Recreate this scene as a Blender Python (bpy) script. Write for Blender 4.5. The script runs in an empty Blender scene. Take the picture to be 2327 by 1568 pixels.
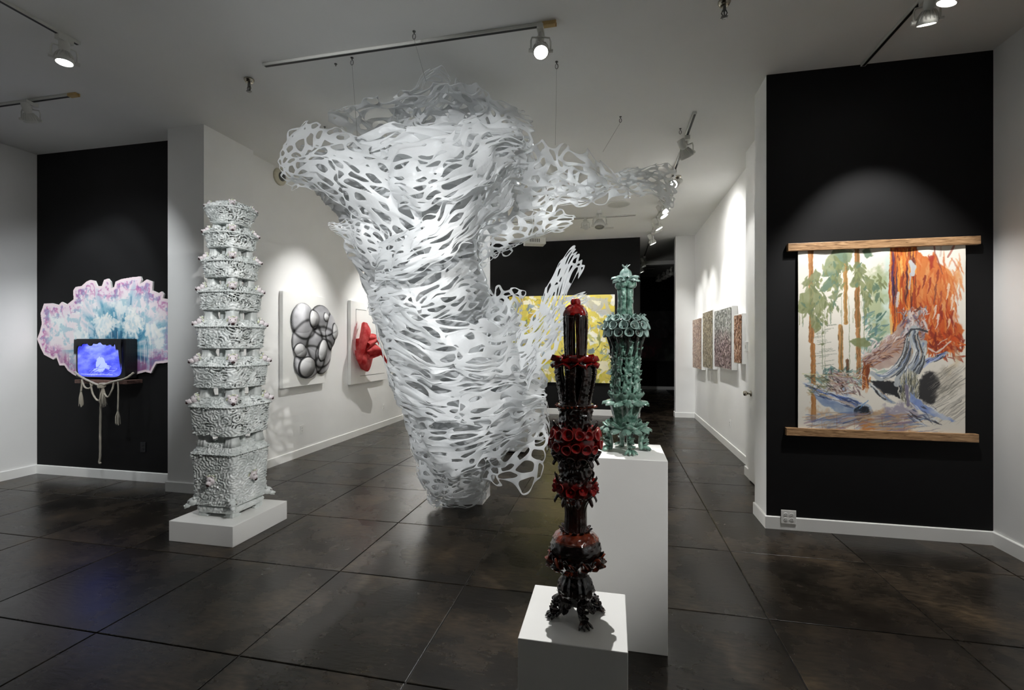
import bpy, bmesh, math, random
import numpy as np
from mathutils import Vector, Matrix
PI = math.pi
random.seed(7); rng = np.random.default_rng(7)
C = bpy.context.scene.collection
SC = bpy.context.scene

# ---------------------------------------------------------------- camera (calibrated from the floor joints)
F, YAW, CY, H, CH, CX = 1072.5, .2113, 781.1, 1.59, 3.912, 1163.5
cam = bpy.data.objects.new('camera', bpy.data.cameras.new('camera')); C.objects.link(cam)
cam.location = (0, 0, H); cam.rotation_euler = (PI/2, 0, YAW)
cam.data.sensor_width = 36; cam.data.lens = 36*F/2327; cam.data.shift_y = -2.9/2327
cam.data.clip_start = .05; cam.data.clip_end = 100
SC.camera = cam
# ---------------------------------------------------------------- light and exposure
w = bpy.data.worlds.new('world'); SC.world = w; w.use_nodes = True
w.node_tree.nodes['Background'].inputs[0].default_value = (.9, .95, 1, 1)
w.node_tree.nodes['Background'].inputs[1].default_value = .05
SC.view_settings.view_transform = 'Standard'; SC.view_settings.look = 'None'
SC.view_settings.gamma = 1; SC.view_settings.exposure = 0.22; SC.view_settings.use_curve_mapping = False
EXTRA = 1.0
SPOT = 1.0
SC.cycles.diffuse_bounces = 5; SC.cycles.max_bounces = 8; SC.cycles.glossy_bounces = 3; SC.cycles.adaptive_threshold = .02; SC.cycles.transmission_bounces = 4
# every track head: (rail point x, y), aim point, watts, cone degrees, colour, label
NEUT = (1, .985, .965); COOL = (.93, .97, 1); WARM = (1, .93, .82)
HEADS = [
 # left bay
 ((-4.03, 2.76), (-3.75, 2.62, .0), 40, 60, COOL, 'white track spotlight with glowing face at the end of the upper left track'),
 ((-4.03, 1.55), (-5.85, 4.45, 1.75), 170, 52, COOL, 'added track spotlight out of sight on the upper left track'),  # off-frame head, added to light the cut-out print
 ((-5.42, 3.432), (-5.95, 4.45, 1.9), 80, 64, COOL, 'white track spotlight hanging from the lower left track'),
 ((-6.25, 3.432), (-6.1, 4.45, 1.7), 40, 60, COOL, 'dark track spotlight cut by the left edge of the picture'),
 # centre
 ((-.515, 3.40), (-.13, 1.9, 1.0), 330, 46, NEUT, 'blazing track spotlight facing the viewer on the central track'),
 # right bay
 ((2.025, 3.62), (2.13, 4.45, 1.6), 215, 64, NEUT, 'white finned track spotlight above the hanging scroll'),
 ((2.025, 3.42), (1.2, 4.1, .9), 50, 60, NEUT, 'glowing track spotlight cut by the top edge at upper right'),
 ((-4.03, .2), (-6.93, .6, 1.5), 80, 90, COOL, 'added fill spotlight on the upper left track washing the left wall out of sight'),  # added fill: bounces off the left wall onto the front bay
 ((2.025, -.2), (2.94, .3, 1.5), 85, 90, COOL, 'added fill spotlight on the right track washing the right wall out of sight'),  # added fill: bounces off the right wall toward the ceiling
 ((2.025, .25), (-.14, 1.83, 1.45), 120, 19, NEUT, 'added unseen spotlight on the right track brightening the red tower'),  # unseen lamp added to lift the dark red glaze
 ((2.025, .95), (-3.2, 3.5, 1.35), 620, 30, NEUT, 'spotlight on the right track aimed across at the white ceramic tower'),
]
FAR = [  # track in the back gallery along the right wall, x = .8
 (5.55, (1.715, 6.3, 1.8), 70), (7.75, (1.715, 7.0, 1.9), 80), (8.05, (1.715, 7.75, 1.9), 115), (8.9, (1.715, 8.9, 1.9), 115),
 (9.15, (1.715, 9.9, 1.9), 105), (10.2, (1.715, 10.3, 1.6), 80), (12.9, (2.2, 13.5, 1), 10), (13.3, (2.2, 14, 1), 10), (14.2, (1.9, 14.5, 1), 8)]

# ---------------------------------------------------------------- helpers
Rv = Vector((math.cos(YAW), math.sin(YAW), 0)); Fv = Vector((-math.sin(YAW), math.cos(YAW), 0)); Ov = Vector((0, 0, H))
def ray(px, py): return Fv + Rv*((px-CX)/F) - Vector((0, 0, 1))*((py-CY)/F)
def at(px, py, d): return Ov + ray(px, py)*d
def on_y(px, py, y): r = ray(px, py); return Ov + r*(y/r.y)
def on_x(px, py, x): r = ray(px, py); return Ov + r*(x/r.x)
def on_z(px, py, z): r = ray(px, py); return Ov + r*((z-H)/r.z)
def lin(c):
    if isinstance(c, str):
        c = c.lstrip('#'); c = [int(c[i:i+2], 16)/255 for i in (0, 2, 4)]
    return tuple(v/12.92 if v <= .04045 else ((v+.055)/1.055)**2.4 for v in c)

class MB:
    def __init__(s): s.v = []; s.f = []; s.m = []
    def add(s, vs, fs, mi=0):
        o = len(s.v); s.v += [tuple(p) for p in vs]; s.f += [tuple(i+o for i in f) for f in fs]; s.m += [mi]*len(fs); return s
    def box(s, x0, x1, y0, y1, z0, z1, mi=0):
        v = [(x, y, z) for z in (z0, z1) for y in (y0, y1) for x in (x0, x1)]
        return s.add(v, [(0, 2, 3, 1), (4, 5, 7, 6), (0, 1, 5, 4), (2, 6, 7, 3), (0, 4, 6, 2), (1, 3, 7, 5)], mi)
    def grid(s, P, cu=False, cv=False, mask=None, mi=0):      # P[nv][nu][3]
        P = np.asarray(P); nv, nu = P.shape[:2]; fs = []
        for j in range(nv if cv else nv-1):
            j2 = (j+1) % nv
            for i in range(nu if cu else nu-1):
                if mask is not None and not mask[j][i]: continue
                i2 = (i+1) % nu; fs.append((j*nu+i, j*nu+i2, j2*nu+i2, j2*nu+i))
        return s.add(P.reshape(-1, 3).tolist(), fs, mi)
    def lathe(s, prof, seg=32, c=(0, 0), rf=None, zf=None, mi=0, cap=True):
        th = np.linspace(0, 2*PI, seg, endpoint=False); rows = []
        for r, z in prof:
            rr = np.full(seg, float(r)); zz = np.full(seg, float(z))
            if rf: rr = rr*rf(th, z)
            if zf: zz = zz+zf(th, z)
            rows.append(np.stack([c[0]+rr*np.cos(th), c[1]+rr*np.sin(th), zz], -1))
        o = len(s.v); s.grid(np.array(rows), cu=True, mi=mi)
        if cap:
            n = len(prof)
            s.f.append(tuple(o+i for i in reversed(range(seg)))); s.m.append(mi)
            s.f.append(tuple(o+(n-1)*seg+i for i in range(seg))); s.m.append(mi)
        return s
    def tube(s, pts, r, seg=8, mi=0, cap=True, flat=1.0):
        pts = [Vector(p) for p in pts]; n = len(pts)
        rad = r if hasattr(r, '__len__') else [r]*n
        t0 = (pts[1]-pts[0]).normalized(); a = t0.orthogonal().normalized(); rows = []
        for i, p in enumerate(pts):
            t = (pts[min(i+1, n-1)]-pts[max(i-1, 0)]).normalized()
            a = (a - t*a.dot(t)); a = a.normalized() if a.length > 1e-6 else t.orthogonal().normalized(); b = t.cross(a)
            rows.append([tuple(p + (a*math.cos(q) + b*math.sin(q)*flat)*rad[i]) for q in (2*PI*k/seg for k in range(seg))])
        o = len(s.v); s.grid(np.array(rows), cu=True, mi=mi)
        if cap:
            s.f.append(tuple(o+i for i in reversed(range(seg)))); s.m.append(mi)
            s.f.append(tuple(o+(n-1)*seg+i for i in range(seg))); s.m.append(mi)
        return s
    def blob(s, c, r, nu=14, nv=9, mi=0, M=None, nz=0):
        th = np.linspace(0, 2*PI, nu, endpoint=False); ph = np.linspace(-PI/2+.12, PI/2-.12, nv); rows = []
        for p in ph:
            rr = 1+nz*(rng.random(nu)-.5)
            rows.append(np.stack([np.cos(p)*np.cos(th)*r[0]*rr, np.cos(p)*np.sin(th)*r[1]*rr, np.full(nu, np.sin(p)*r[2])], -1))
        A = np.array(rows)
        if M is not None: A = A @ np.array(M.to_3x3()).T
        A = A + np.array(c); o = len(s.v); s.grid(A, cu=True, mi=mi)
        s.f.append(tuple(o+i for i in reversed(range(nu)))); s.m.append(mi); s.f.append(tuple(o+(nv-1)*nu+i for i in range(nu))); s.m.append(mi)
        return s
    def xf(s, M, start=0):
        s.v[start:] = [tuple(M @ Vector(p)) for p in s.v[start:]]; return s
    def mesh(s, name, mat, smooth=False):
        me = bpy.data.meshes.new(name); me.from_pydata(s.v, [], s.f)
        for m in (mat if isinstance(mat, (list, tuple)) else [mat]): me.materials.append(m)
        if any(s.m): me.polygons.foreach_set('material_index', s.m)
        if smooth: me.polygons.foreach_set('use_smooth', [True]*len(s.f))
        me.update(); return me
    def build(s, name, mat, parent=None, smooth=False, loc=None):
        o = bpy.data.objects.new(name, s.mesh(name, mat, smooth)); C.objects.link(o)
        if parent: o.parent = parent
        if loc is not None: o.location = loc
        return o
def mod_bevel(o, w=.004, n=2):
    m = o.modifiers.new('bevel', 'BEVEL'); m.width = w; m.segments = n; m.limit_method = 'ANGLE'; return o
def tag(o, label, cat, group=None, kind=None):
    o['label'] = label; o['category'] = cat
    if group: o['group'] = group
    if kind: o['kind'] = kind
    return o
def empty(name, loc=(0, 0, 0), rz=0):
    o = bpy.data.objects.new(name, None); C.objects.link(o); o.location = loc; o.rotation_euler = (0, 0, rz); o.empty_display_size = .1; return o
def struct(o, label=None, cat=None):
    o['kind'] = 'structure'
    if label: o['label'] = label
    if cat: o['category'] = cat
    return o
def copy_tree(o, parent=None):
    c = o.copy(); C.objects.link(c)
    if parent: c.parent = parent
    for ch in list(o.children): copy_tree(ch, c)
    return c
# --- numpy value noise
_T = rng.random((64, 64, 64))
def vnoise(P):                         # P (...,3) -> 0..1
    P = np.asarray(P, float); i = np.floor(P).astype(int); f = P-i; f = f*f*(3-2*f); r = 0
    for dx in (0, 1):
        for dy in (0, 1):
            for dz in (0, 1):
                wgt = (f[..., 0] if dx else 1-f[..., 0])*(f[..., 1] if dy else 1-f[..., 1])*(f[..., 2] if dz else 1-f[..., 2])
                r = r + wgt*_T[(i[..., 0]+dx) & 63, (i[..., 1]+dy) & 63, (i[..., 2]+dz) & 63]
    return r
def fbm(P, n=4):
    P = np.asarray(P, float); a, r, t = 1., 0, 0
    for k in range(n): r = r+a*vnoise(P*2**k+17.3*k); t += a; a *= .55
    return r/t

def cr(ctrl, t):        # Catmull-Rom along axis 0, t in 0..1
    n = len(ctrl); x = np.clip(t, 0, 1)*(n-1); i = np.minimum(np.floor(x).astype(int), n-2); f = (x-i)[..., None]
    g_ = lambda k: ctrl[np.clip(k, 0, n-1)]
    ext0 = 2*ctrl[0]-ctrl[1]; ext1 = 2*ctrl[-1]-ctrl[-2]
    p0 = np.where((i > 0)[..., None], g_(i-1), ext0); p3 = np.where((i+2 < n)[..., None], g_(i+2), ext1); p1, p2 = g_(i), g_(i+1)
    return .5*((2*p1)+(-p0+p2)*f+(2*p0-5*p1+4*p2-p3)*f*f+(-p0+3*p1-3*p2+p3)*f**3)
# ---------------------------------------------------------------- materials
def newmat(name):
    m = bpy.data.materials.new(name); m.use_nodes = True; nt = m.node_tree
    return m, nt, nt.nodes['Principled BSDF']
def N(nt, t, **kw):
    n = nt.nodes.new(t)
    for k, v in kw.items():
        if k.startswith('i_'): n.inputs[k[2:].replace('_', ' ')].default_value = v
        else: setattr(n, k, v)
    return n
def ramp(nt, src, stops):
    r = N(nt, 'ShaderNodeValToRGB'); e = r.color_ramp.elements
    while len(e) < len(stops): e.new(.5)
    for k, (p, c) in zip(e, stops): k.position = p; k.color = (*c, 1)
    nt.links.new(src, r.inputs[0]); return r
def bump(nt, b, src, strength=.2, dist=.01):
    n = N(nt, 'ShaderNodeBump'); n.inputs['Strength'].default_value = strength; n.inputs['Distance'].default_value = dist
    nt.links.new(src, n.inputs['Height']); nt.links.new(n.outputs[0], b.inputs['Normal']); return n
def plain(name, col, rough=.5, metal=0, noise=.06, scale=30, bmp=0.0, coat=0, spec=.5):
    m, nt, b = newmat(name); c = lin(col)
    tc = N(nt, 'ShaderNodeTexCoord'); nz = N(nt, 'ShaderNodeTexNoise', i_Scale=scale, i_Detail=4.0); nt.links.new(tc.outputs['Object'], nz.inputs['Vector'])
    r = ramp(nt, nz.outputs[0], [(.3, tuple(v*(1-noise) for v in c)), (.7, tuple(min(1, v*(1+noise)) for v in c))])
    nt.links.new(r.outputs[0], b.inputs['Base Color'])
    b.inputs['Roughness'].default_value = rough; b.inputs['Metallic'].default_value = metal; b.inputs['Specular IOR Level'].default_value = spec
    if coat: b.inputs['Coat Weight'].default_value = coat; b.inputs['Coat Roughness'].default_value = .06
    if bmp: bump(nt, b, nz.outputs[0], bmp)
    return m
def emis(name, col, s):
    m, nt, b = newmat(name); b.inputs['Base Color'].default_value = (.8, .8, .8, 1)
    b.inputs['Emission Color'].default_value = (*col, 1); b.inputs['Emission Strength'].default_value = s; return m
def attr_mat(name, rough=.6, coat=0, bmp=0, scale=200):
    m, nt, b = newmat(name); a = N(nt, 'ShaderNodeAttribute', attribute_name='paint')
    nt.links.new(a.outputs['Color'], b.inputs['Base Color']); b.inputs['Roughness'].default_value = rough
    if coat: b.inputs['Coat Weight'].default_value = coat; b.inputs['Coat Roughness'].default_value = .07
    if bmp:
        tc = N(nt, 'ShaderNodeTexCoord'); nz = N(nt, 'ShaderNodeTexNoise', i_Scale=scale, i_Detail=3.0)
        nt.links.new(tc.outputs['Object'], nz.inputs['Vector']); bump(nt, b, nz.outputs[0], bmp, .003)
    return m
def set_paint(me, col):                 # col (nverts,3) linear
    a = me.color_attributes.new('paint', 'FLOAT_COLOR', 'POINT'); n = len(me.vertices)
    A = np.ones((n, 4), np.float32); A[:, :3] = col; a.data.foreach_set('color', A.ravel())
M = {}
M['wall'] = plain('wall_white', '#f0f0ee', .65, noise=.015, scale=3, bmp=.02)
M['ceil'] = plain('ceiling_white', '#ededea', .8, noise=.015, scale=2)
M['black'] = plain('wall_black', '#0b0b0c', .7, noise=.1, scale=4, spec=.25)
M['trim'] = plain('baseboard_white', '#efefec', .4, noise=.02, scale=5)
M['plinth'] = plain('plinth_white', '#efefec', .5, noise=.02, scale=4)
M['fixture'] = plain('fixture_white', '#d6d6d0', .4, noise=.03)
M['slot'] = plain('slot_black', '#0c0c0c', .5)
M['cream'] = plain('cream_cap', '#c9ab72', .5)
M['metal'] = plain('grey_metal', '#6d6d6a', .3, .8)
M['chrome'] = plain('brushed_nickel', '#b5aea0', .25, 1)
M['dark'] = plain('dark_plastic', '#15161a', .4)
M['lens'] = emis('lamp_face', (1, .98, .94), 25)
M['lensdim'] = emis('lamp_face_dim', (1, .98, .94), 6)
M['unlit'] = plain('unlit_lamp_face', '#8b8a84', .2)
# stained concrete
m, nt, b = newmat('stained_concrete'); M['floor'] = m
geo = N(nt, 'ShaderNodeNewGeometry'); oi = N(nt, 'ShaderNodeObjectInfo')
n1 = N(nt, 'ShaderNodeTexNoise', i_Scale=2.1, i_Detail=8.0, i_Roughness=.62, i_Distortion=0.0); n2 = N(nt, 'ShaderNodeTexNoise', i_Scale=14.0, i_Detail=5.0)
mp = N(nt, 'ShaderNodeMapping'); mp.inputs['Scale'].default_value = (1, 3.2, 1); mp.inputs['Rotation'].default_value = (0, 0, .5)
vm = N(nt, 'ShaderNodeVectorMath', operation='ADD'); nt.links.new(geo.outputs['Position'], vm.inputs[0]); nt.links.new(oi.outputs['Random'], vm.inputs[1])
nt.links.new(vm.outputs[0], n1.inputs['Vector']); nt.links.new(geo.outputs['Position'], mp.inputs[0]); nt.links.new(mp.outputs[0], n2.inputs['Vector'])
r1 = ramp(nt, n1.outputs[0], [(.30, lin('#141210')), (.46, lin('#25211c')), (.58, lin('#373028')), (.74, lin('#564939'))])
r2 = ramp(nt, n2.outputs[0], [(.32, (.55, .54, .52)), (.72, (1.45, 1.4, 1.3))])
mx = N(nt, 'ShaderNodeMixRGB', blend_type='MULTIPLY'); mx.inputs[0].default_value = 1
nt.links.new(r1.outputs[0], mx.inputs[1]); nt.links.new(r2.outputs[0], mx.inputs[2]); nt.links.new(mx.outputs[0], b.inputs['Base Color'])
rr = ramp(nt, n1.outputs[0], [(.3, (.22, .22, .22)), (.75, (.34, .34, .34))]); nt.links.new(rr.outputs[0], b.inputs['Roughness'])
b.inputs['Specular IOR Level'].default_value = .3
bump(nt, b, n2.outputs[0], .2, .004)
M['joint'] = plain('joint_dark', '#12110f', .6)
# ================================================================ ROOM
YF, XLW, XRW, XL1, XL2, XR = 4.448, -6.926, 2.939, -4.236, -4.316, 1.715
YB, YD, YBK = 10.66, 17.1, -3.4
def wall(name, *a, mat='wall'):
    o = MB().box(*a).build(name, M[mat]); struct(o); return o
# floor: dark base with every scored slab on it
fl = MB().box(-7.3, 4.2, YBK-.3, YD+.3, -.12, -.006).build('floor', M['joint']); struct(fl)
S, gx, gy, g = .914, -.0386, 2.9735, .0035
slabmesh = {}
def slab(x0, x1, y0, y1):
    w_, d_ = round(x1-x0, 4), round(y1-y0, 4)
    if (w_, d_) not in slabmesh:
        mb = MB(); e = .003; a, c = w_/2, d_/2
        v = [(-a, -c, -.02), (a, -c, -.02), (a, c, -.02), (-a, c, -.02), (-a, -c, -e*.6), (a, -c, -e*.6), (a, c, -e*.6), (-a, c, -e*.6), (-a+e, -c+e, 0), (a-e, -c+e, 0), (a-e, c-e, 0), (-a+e, c-e, 0)]
        fs = [(8, 9, 10, 11)] + [(i, (i+1) % 4, 4+(i+1) % 4, 4+i) for i in range(4)] + [(4+i, 4+(i+1) % 4, 8+(i+1) % 4, 8+i) for i in range(4)]
        slabmesh[(w_, d_)] = mb.add(v, fs).mesh('slab', M['floor'])
    o = bpy.data.objects.new('slab', slabmesh[(w_, d_)]); C.objects.link(o); o.parent = fl; o.location = ((x0+x1)/2, (y0+y1)/2, 0)
for i in range(-8, 4):
    for j in range(-7, 16):
        x0, x1, y0, y1 = gx+i*S, gx+(i+1)*S, gy+j*S, gy+(j+1)*S
        x0, x1 = max(x0, XLW-.01), min(x1, XRW+.01)
        if y0 > YF: x0, x1 = max(x0, XL2-.02), min(x1, XR+.06)
        if x1-x0 < .05: continue
        slab(x0+g, x1-g, y0+g, y1-g)
struct(MB().box(-7.3, 4.2, YBK-.3, YD+.3, CH, CH+.1).build('ceiling', M['ceil']))
# front gallery
wall('wall_left', XLW-.15, XLW, YBK, YF, 0, CH)
wall('wall_right', XRW, XRW+.15, YBK, YF, 0, CH)
wall('wall_behind', XLW-.15, XRW+.15, YBK-.15, YBK, 0, CH, mat='black')
wall('wall_black_left', XLW-.15, -4.70, YF, YF+.12, 0, CH, mat='black')
wall('wall_black_right', 1.296+.001, XRW+.15, YF, YF+.2, 0, CH, mat='black')
wall('wall_stub_right', 1.296, XRW, YF+.012, 4.80, 0, CH)
wall('wall_pilaster', -4.70, XL1, 4.20, 4.90, 0, CH)
# back gallery
wall('wall_long_left', XL2-.15, XL2, 4.6, YB+.1, 0, CH)
wall('wall_long_right', XR, XR+.15, 6.15, YB+.2, 0, CH)
wall('wall_door', 1.575, 1.575+.2, 4.8, 6.2, 0, CH)
wall('wall_back_white', XL2, -3.3, YB, YB+.15, 0, CH)
wall("wall_back_black", -3.3, .572, YB-.02, YB+.15, 0, CH, mat='black')
wall('wall_back_stub', 1.318, XR+.15, 10.72, 10.95, 0, CH)
wall('column', -1.679, -1.262, 4.49, 4.79, 0, CH)
# dark far room
wall('wall_far', -2.5, 4.0, YD, YD+.15, 0, CH, mat='black')
wall('wall_far_left', -2.6, -2.5, 10.8, YD, 0, CH, mat='black')
wall('wall_far_right', 4.0, 4.1, 10.95, YD, 0, CH, mat='black')
wall('wall_far_corner', XR+.1, 4.0, 10.8, 10.9, 0, CH, mat='black')
wall('beam_far', -2.5, 4.0, 13.8, 14.0, CH-.10, CH)
# baseboards: 105 mm boards with a small eased top
def board(name, p, q, n, h=.108, t=.016):
    p, q, n = Vector((*p, 0)), Vector((*q, 0)), Vector((*n, 0)); mb = MB()
    sec = [(0, 0), (t, 0), (t, h-.006), (t-.005, h), (0, h)]
    v = [tuple(b_ + n*a + Vector((0, 0, z))) for b_ in (p, q) for a, z in sec]
    mb.add(v, [(i, (i+1) % 5, 5+(i+1) % 5, 5+i) for i in range(5)] + [(4, 3, 2, 1, 0), (5, 6, 7, 8, 9)])
    o = mb.build(name, M['trim']); struct(o)
    bm = bmesh.new(); bm.from_mesh(o.data); bmesh.ops.recalc_face_normals(bm, faces=bm.faces); bm.to_mesh(o.data); bm.free()
board('baseboard_left', (XLW, YBK), (XLW, YF), (1, 0))
board('baseboard_right', (XRW, YBK), (XRW, YF), (-1, 0))
board('baseboard_black_left', (XLW+.0165, YF), (-4.7165, YF), (0, -1))
board('baseboard_black_right', (1.28, YF), (XRW-.0165, YF), (0, -1))
board('baseboard_stub', (1.296, YF+.0005), (1.296, 4.80), (-1, 0))
board('baseboard_pilaster', (-4.716, 4.20), (XL1, 4.20), (0, -1))
board('baseboard_pilaster_side', (-4.70, 4.2005), (-4.70, YF), (-1, 0))
board('baseboard_pilaster_near', (XL1, 4.184), (XL1, 4.90), (1, 0))
board('baseboard_long_left', (XL2, 4.9), (XL2, YB), (1, 0))
board('baseboard_long_right', (XR, 6.2165), (XR, 10.72), (-1, 0))
board('baseboard_back_white', (XL2, YB), (-3.3, YB), (0, -1))
board('baseboard_back_black', (-3.3, YB-.02), (.572, YB-.02), (0, -1), h=.13)
board('baseboard_back_stub', (1.302, 10.72), (XR, 10.72), (0, -1))
board('baseboard_back_stub_side', (1.318, 10.7205), (1.318, 10.95), (-1, 0))
board('baseboard_far', (-2.5, YD), (4.0, YD), (0, -1))
board('baseboard_door_end', (1.575, 6.02), (1.575, 6.2), (-1, 0))
board('baseboard_door_return', (1.56, 6.2), (1.698, 6.2), (0, 1))
# door in the short return wall with casing, knob and hinge vents
d = empty('door_1', (1.575, 5.02, 0)); struct(d, 'white door with a round nickel knob in the narrow return wall', 'door')
mod_bevel(MB().box(-.03, .0, 0, .92, .012, 2.9).build('door_panel', M['trim'], d), .003)
for nm, a in (('casing', (-.02, .0, .92, 1.0, 0, 2.98)), ('casing', (-.02, .0, 0, .92, 2.9, 2.98))): MB().box(*a).build(nm, M['trim'], d)
kb = MB(); kb.lathe([(.034, 0), (.034, .008), (.012, .012), (.012, .04), (.026, .05), (.03, .065), (.024, .08), (.008, .084)], 20)
kb.xf(Matrix.Rotation(-PI/2, 4, 'Y')); o = kb.build('door_knob', M['chrome'], d, True, (-.03, .84, 1.02)); o['label'] = 'round nickel knob'
gr = MB()
for k in range(16): gr.box(-.034, -.03, .30, .34, .30+k*.028, .312+k*.028)
gr.build('louvre', M['slot'], d)
# ---------------------------------------------------------------- plinths
def plinth(x0, x1, y0, y1, h, label, gap=0):
    cx, cy = (x0+x1)/2, (y0+y1)/2
    if not gap:
        o = MB().box(x0-cx, x1-cx, y0-cy, y1-cy, 0, h).build('plinth', M['plinth'], loc=(cx, cy, 0)); mod_bevel(o, .003)
        return tag(o, label, 'plinth')
    e = empty('plinth', (cx, cy, 0)); tag(e, label, 'plinth')
    mod_bevel(MB().box(x0-cx, x1-cx, y0-cy, y1-cy, gap, h).build('case', M['plinth'], e), .003)
    MB().box(x0-cx+.03, x1-cx-.03, y0-cy+.03, y1-cy-.03, 0, gap).build('recessed_base', M['slot'], e)
plinth(-3.503, -2.899, 3.14, 3.765, .163, 'low white plinth under the tall white ceramic tower')
plinth(-.137, .272, 2.513, 2.907, .993, 'tall white plinth carrying the green ceramic tower')
plinth(-.330, .049, 1.635, 2.015, .55, 'short white plinth carrying the red and black tower in front')
plinth(-1.95, -1.243, 6.68, 8.3, .87, 'long white plinth half hidden behind the white net sculpture', .03)
HOOK_PTS = {k: Vector((*on_z(x, y, CH).xy, CH-.06)) for k, x, y in (('a', 800, 131), ('b', 941, 71), ('c', 1265, 140), ('d', 1410, 265), ('f', 738, 288))}
# ================================================================ WHITE CERAMIC TOWER
def glaze(name, stops, rough=.25, coat=.5, scale=25, noise_w=.5, bmp=.15, by_height=None):
    m, nt, b = newmat(name)
    tc = N(nt, 'ShaderNodeTexCoord'); nz = N(nt, 'ShaderNodeTexNoise', i_Scale=scale, i_Detail=5.0); nt.links.new(tc.outputs['Object'], nz.inputs['Vector'])
    r = ramp(nt, nz.outputs[0], stops); nt.links.new(r.outputs[0], b.inputs['Base Color'])
    b.inputs['Roughness'].default_value = rough; b.inputs['Coat Weight'].default_value = coat; b.inputs['Coat Roughness'].default_value = .08
    n2 = N(nt, 'ShaderNodeTexNoise', i_Scale=scale*4, i_Detail=3.0); nt.links.new(tc.outputs['Object'], n2.inputs['Vector'])
    if bmp: bump(nt, b, n2.outputs[0], bmp, .004)
    return m
M['wtower'] = glaze('white_glaze', [(.25, lin('#aeb5b2')), (.5, lin('#d3d8d6')), (.75, lin('#e9ecea'))], .3, .4, 9)
M['wgreen'] = glaze('pale_green_glaze', [(.3, lin('#c3c89c')), (.7, lin('#e6e9da'))], .35, .3, 30)
M['wpink'] = glaze('pink_white_glaze', [(.3, lin('#cfc3c6')), (.7, lin('#e6e0e2'))], .3, .4, 30)
M['mouth'] = plain('dark_red_mouth', '#2a0f10', .35)
def sq(th, n): return (np.abs(np.cos(th))**n+np.abs(np.sin(th))**n)**(-1./n)
def lacy(mb, prof, n, nu, dz, wl=.023, amp=.007, holes=.35, seed=0, round_at=None):
    """prof: (half side, z) list; square-ish shell carved in scroll ridges with pierced holes"""
    rg = np.random.default_rng(seed); pr = np.array(prof); seglen = np.hypot(np.diff(pr[:, 0]), np.diff(pr[:, 1])); t = np.concatenate([[0], np.cumsum(seglen)])
    nv = max(6, int(t[-1]/dz)); tt = np.linspace(0, t[-1], nv); rad = np.interp(tt, t, pr[:, 0]); zz = np.interp(tt, t, pr[:, 1])
    th = np.linspace(0, 2*PI, nu, endpoint=False)
    s = sq(th, n); arc = np.concatenate([[0], np.cumsum(np.hypot(np.diff(s*np.cos(th)), np.diff(s*np.sin(th))))]); per = arc[-1]+arc[1]; R0 = rad.mean()
    A, Tt = np.meshgrid(arc*R0, tt); Lx = per*R0
    nc = int(Lx*t[-1]/.0042); cxs = rg.random(nc)*Lx; czs = rg.random(nc)*t[-1]
    D = np.full(A.shape, 9.); K = np.zeros(A.shape, int)
    for k in range(nc):
        dx = np.abs(A-cxs[k]); dx = np.minimum(dx, Lx-dx); dd = np.hypot(dx*.9, Tt-czs[k]); msk = dd < D; D[msk] = dd[msk]; K[msk] = k
    ang = np.arctan2(Tt-czs[K], A-cxs[K])
    nz = fbm(np.stack([A*22, Tt*22, np.full(A.shape, seed*3.1)], -1), 3)
    h = .5+.5*np.cos(2*PI*(D/wl)+ang*(1-2*(K % 2))+nz*5)
    fr = fbm(np.stack([A*90, Tt*90, np.full(A.shape, seed*1.7)], -1), 2)
    edge = np.minimum(1, np.minimum(tt, t[-1]-tt)/.01)[:, None]
    off = (amp*(h-.4)+amp*1.6*(fr-.5))*edge
    off = off-.016*np.clip((.48-h)/.3, 0, 1)*np.clip((nz-(1-holes))*10, 0, 1)*edge
    Rr = rad[:, None]*s[None]+off
    P = np.stack([Rr*np.cos(th), Rr*np.sin(th), zz[:, None]+off*.3], -1)
    hole = (h < .13) & (nz > 1-holes+.02) & (edge > .9)
    o = len(mb.v); mb.grid(P, cu=True, mask=~hole)
    return mb
# animal head with open snout, made once, facing +X
hm = MB()
hm.blob((.01, 0, 0), (.034, .034, .03), 14, 9, 2); hm.blob((.045, 0, -.006), (.026, .021, .019), 12, 8, 2); hm.blob((.066, 0, .006), (.009, .011, .007), 8, 6, 2)
hm.blob((.067, 0, -.011), (.0105, .014, .0105), 10, 7, 1)
for sg in (-1, 1): hm.blob((.004, sg*.027, .027), (.007, .011, .013), 8, 6, 2); hm.blob((.032, sg*.016, .014), (.005, .005, .005), 6, 5, 1)
rg_ = np.random.default_rng(3)
for k in range(34):
    a_ = 2*PI*k/17+rg_.random()*.3; r_ = .031+.010*rg_.random(); hm.blob((-.018+.02*rg_.random(), r_*math.cos(a_), r_*.95*math.sin(a_)), (.008, .008, .006), 6, 5, 3 if k % 3 else 0, nz=.7)
HEADM = hm.mesh('animal_head', [M['wtower'], M['mouth'], M['wpink'], M['wgreen']], True)
sk = MB(); sk.blob((.02, 0, 0), (.045, .036, .034), 14, 9, nz=.16); sk.blob((.058, 0, -.014), (.032, .022, .018), 12, 8, nz=.14); sk.blob((.086, 0, -.012), (.010, .013, .010), 8, 6)
for sg in (-1, 1): sk.blob((.005, sg*.03, .03), (.012, .014, .014), 8, 6); sk.blob((.046, sg*.02, .012), (.009, .007, .007), 6, 5, 1)
for k in range(4): sk.blob((.06+.009*k, .016, -.026), (.004, .004, .007), 6, 5); sk.blob((.06+.009*k, -.016, -.026), (.004, .004, .007), 6, 5)
SKULLM = sk.mesh('skull_head', [M['wtower'], M['metal']], True)
WT = empty('ceramic_tower', (-3.2, 3.452, .163)); tag(WT, 'tall white ceramic tower of nine lacy stacked tiers with animal heads', 'sculpture')
wd = 4.055; pxm = F/wd
def wz(py): return H-(py-CY)/pxm-.163
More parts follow.
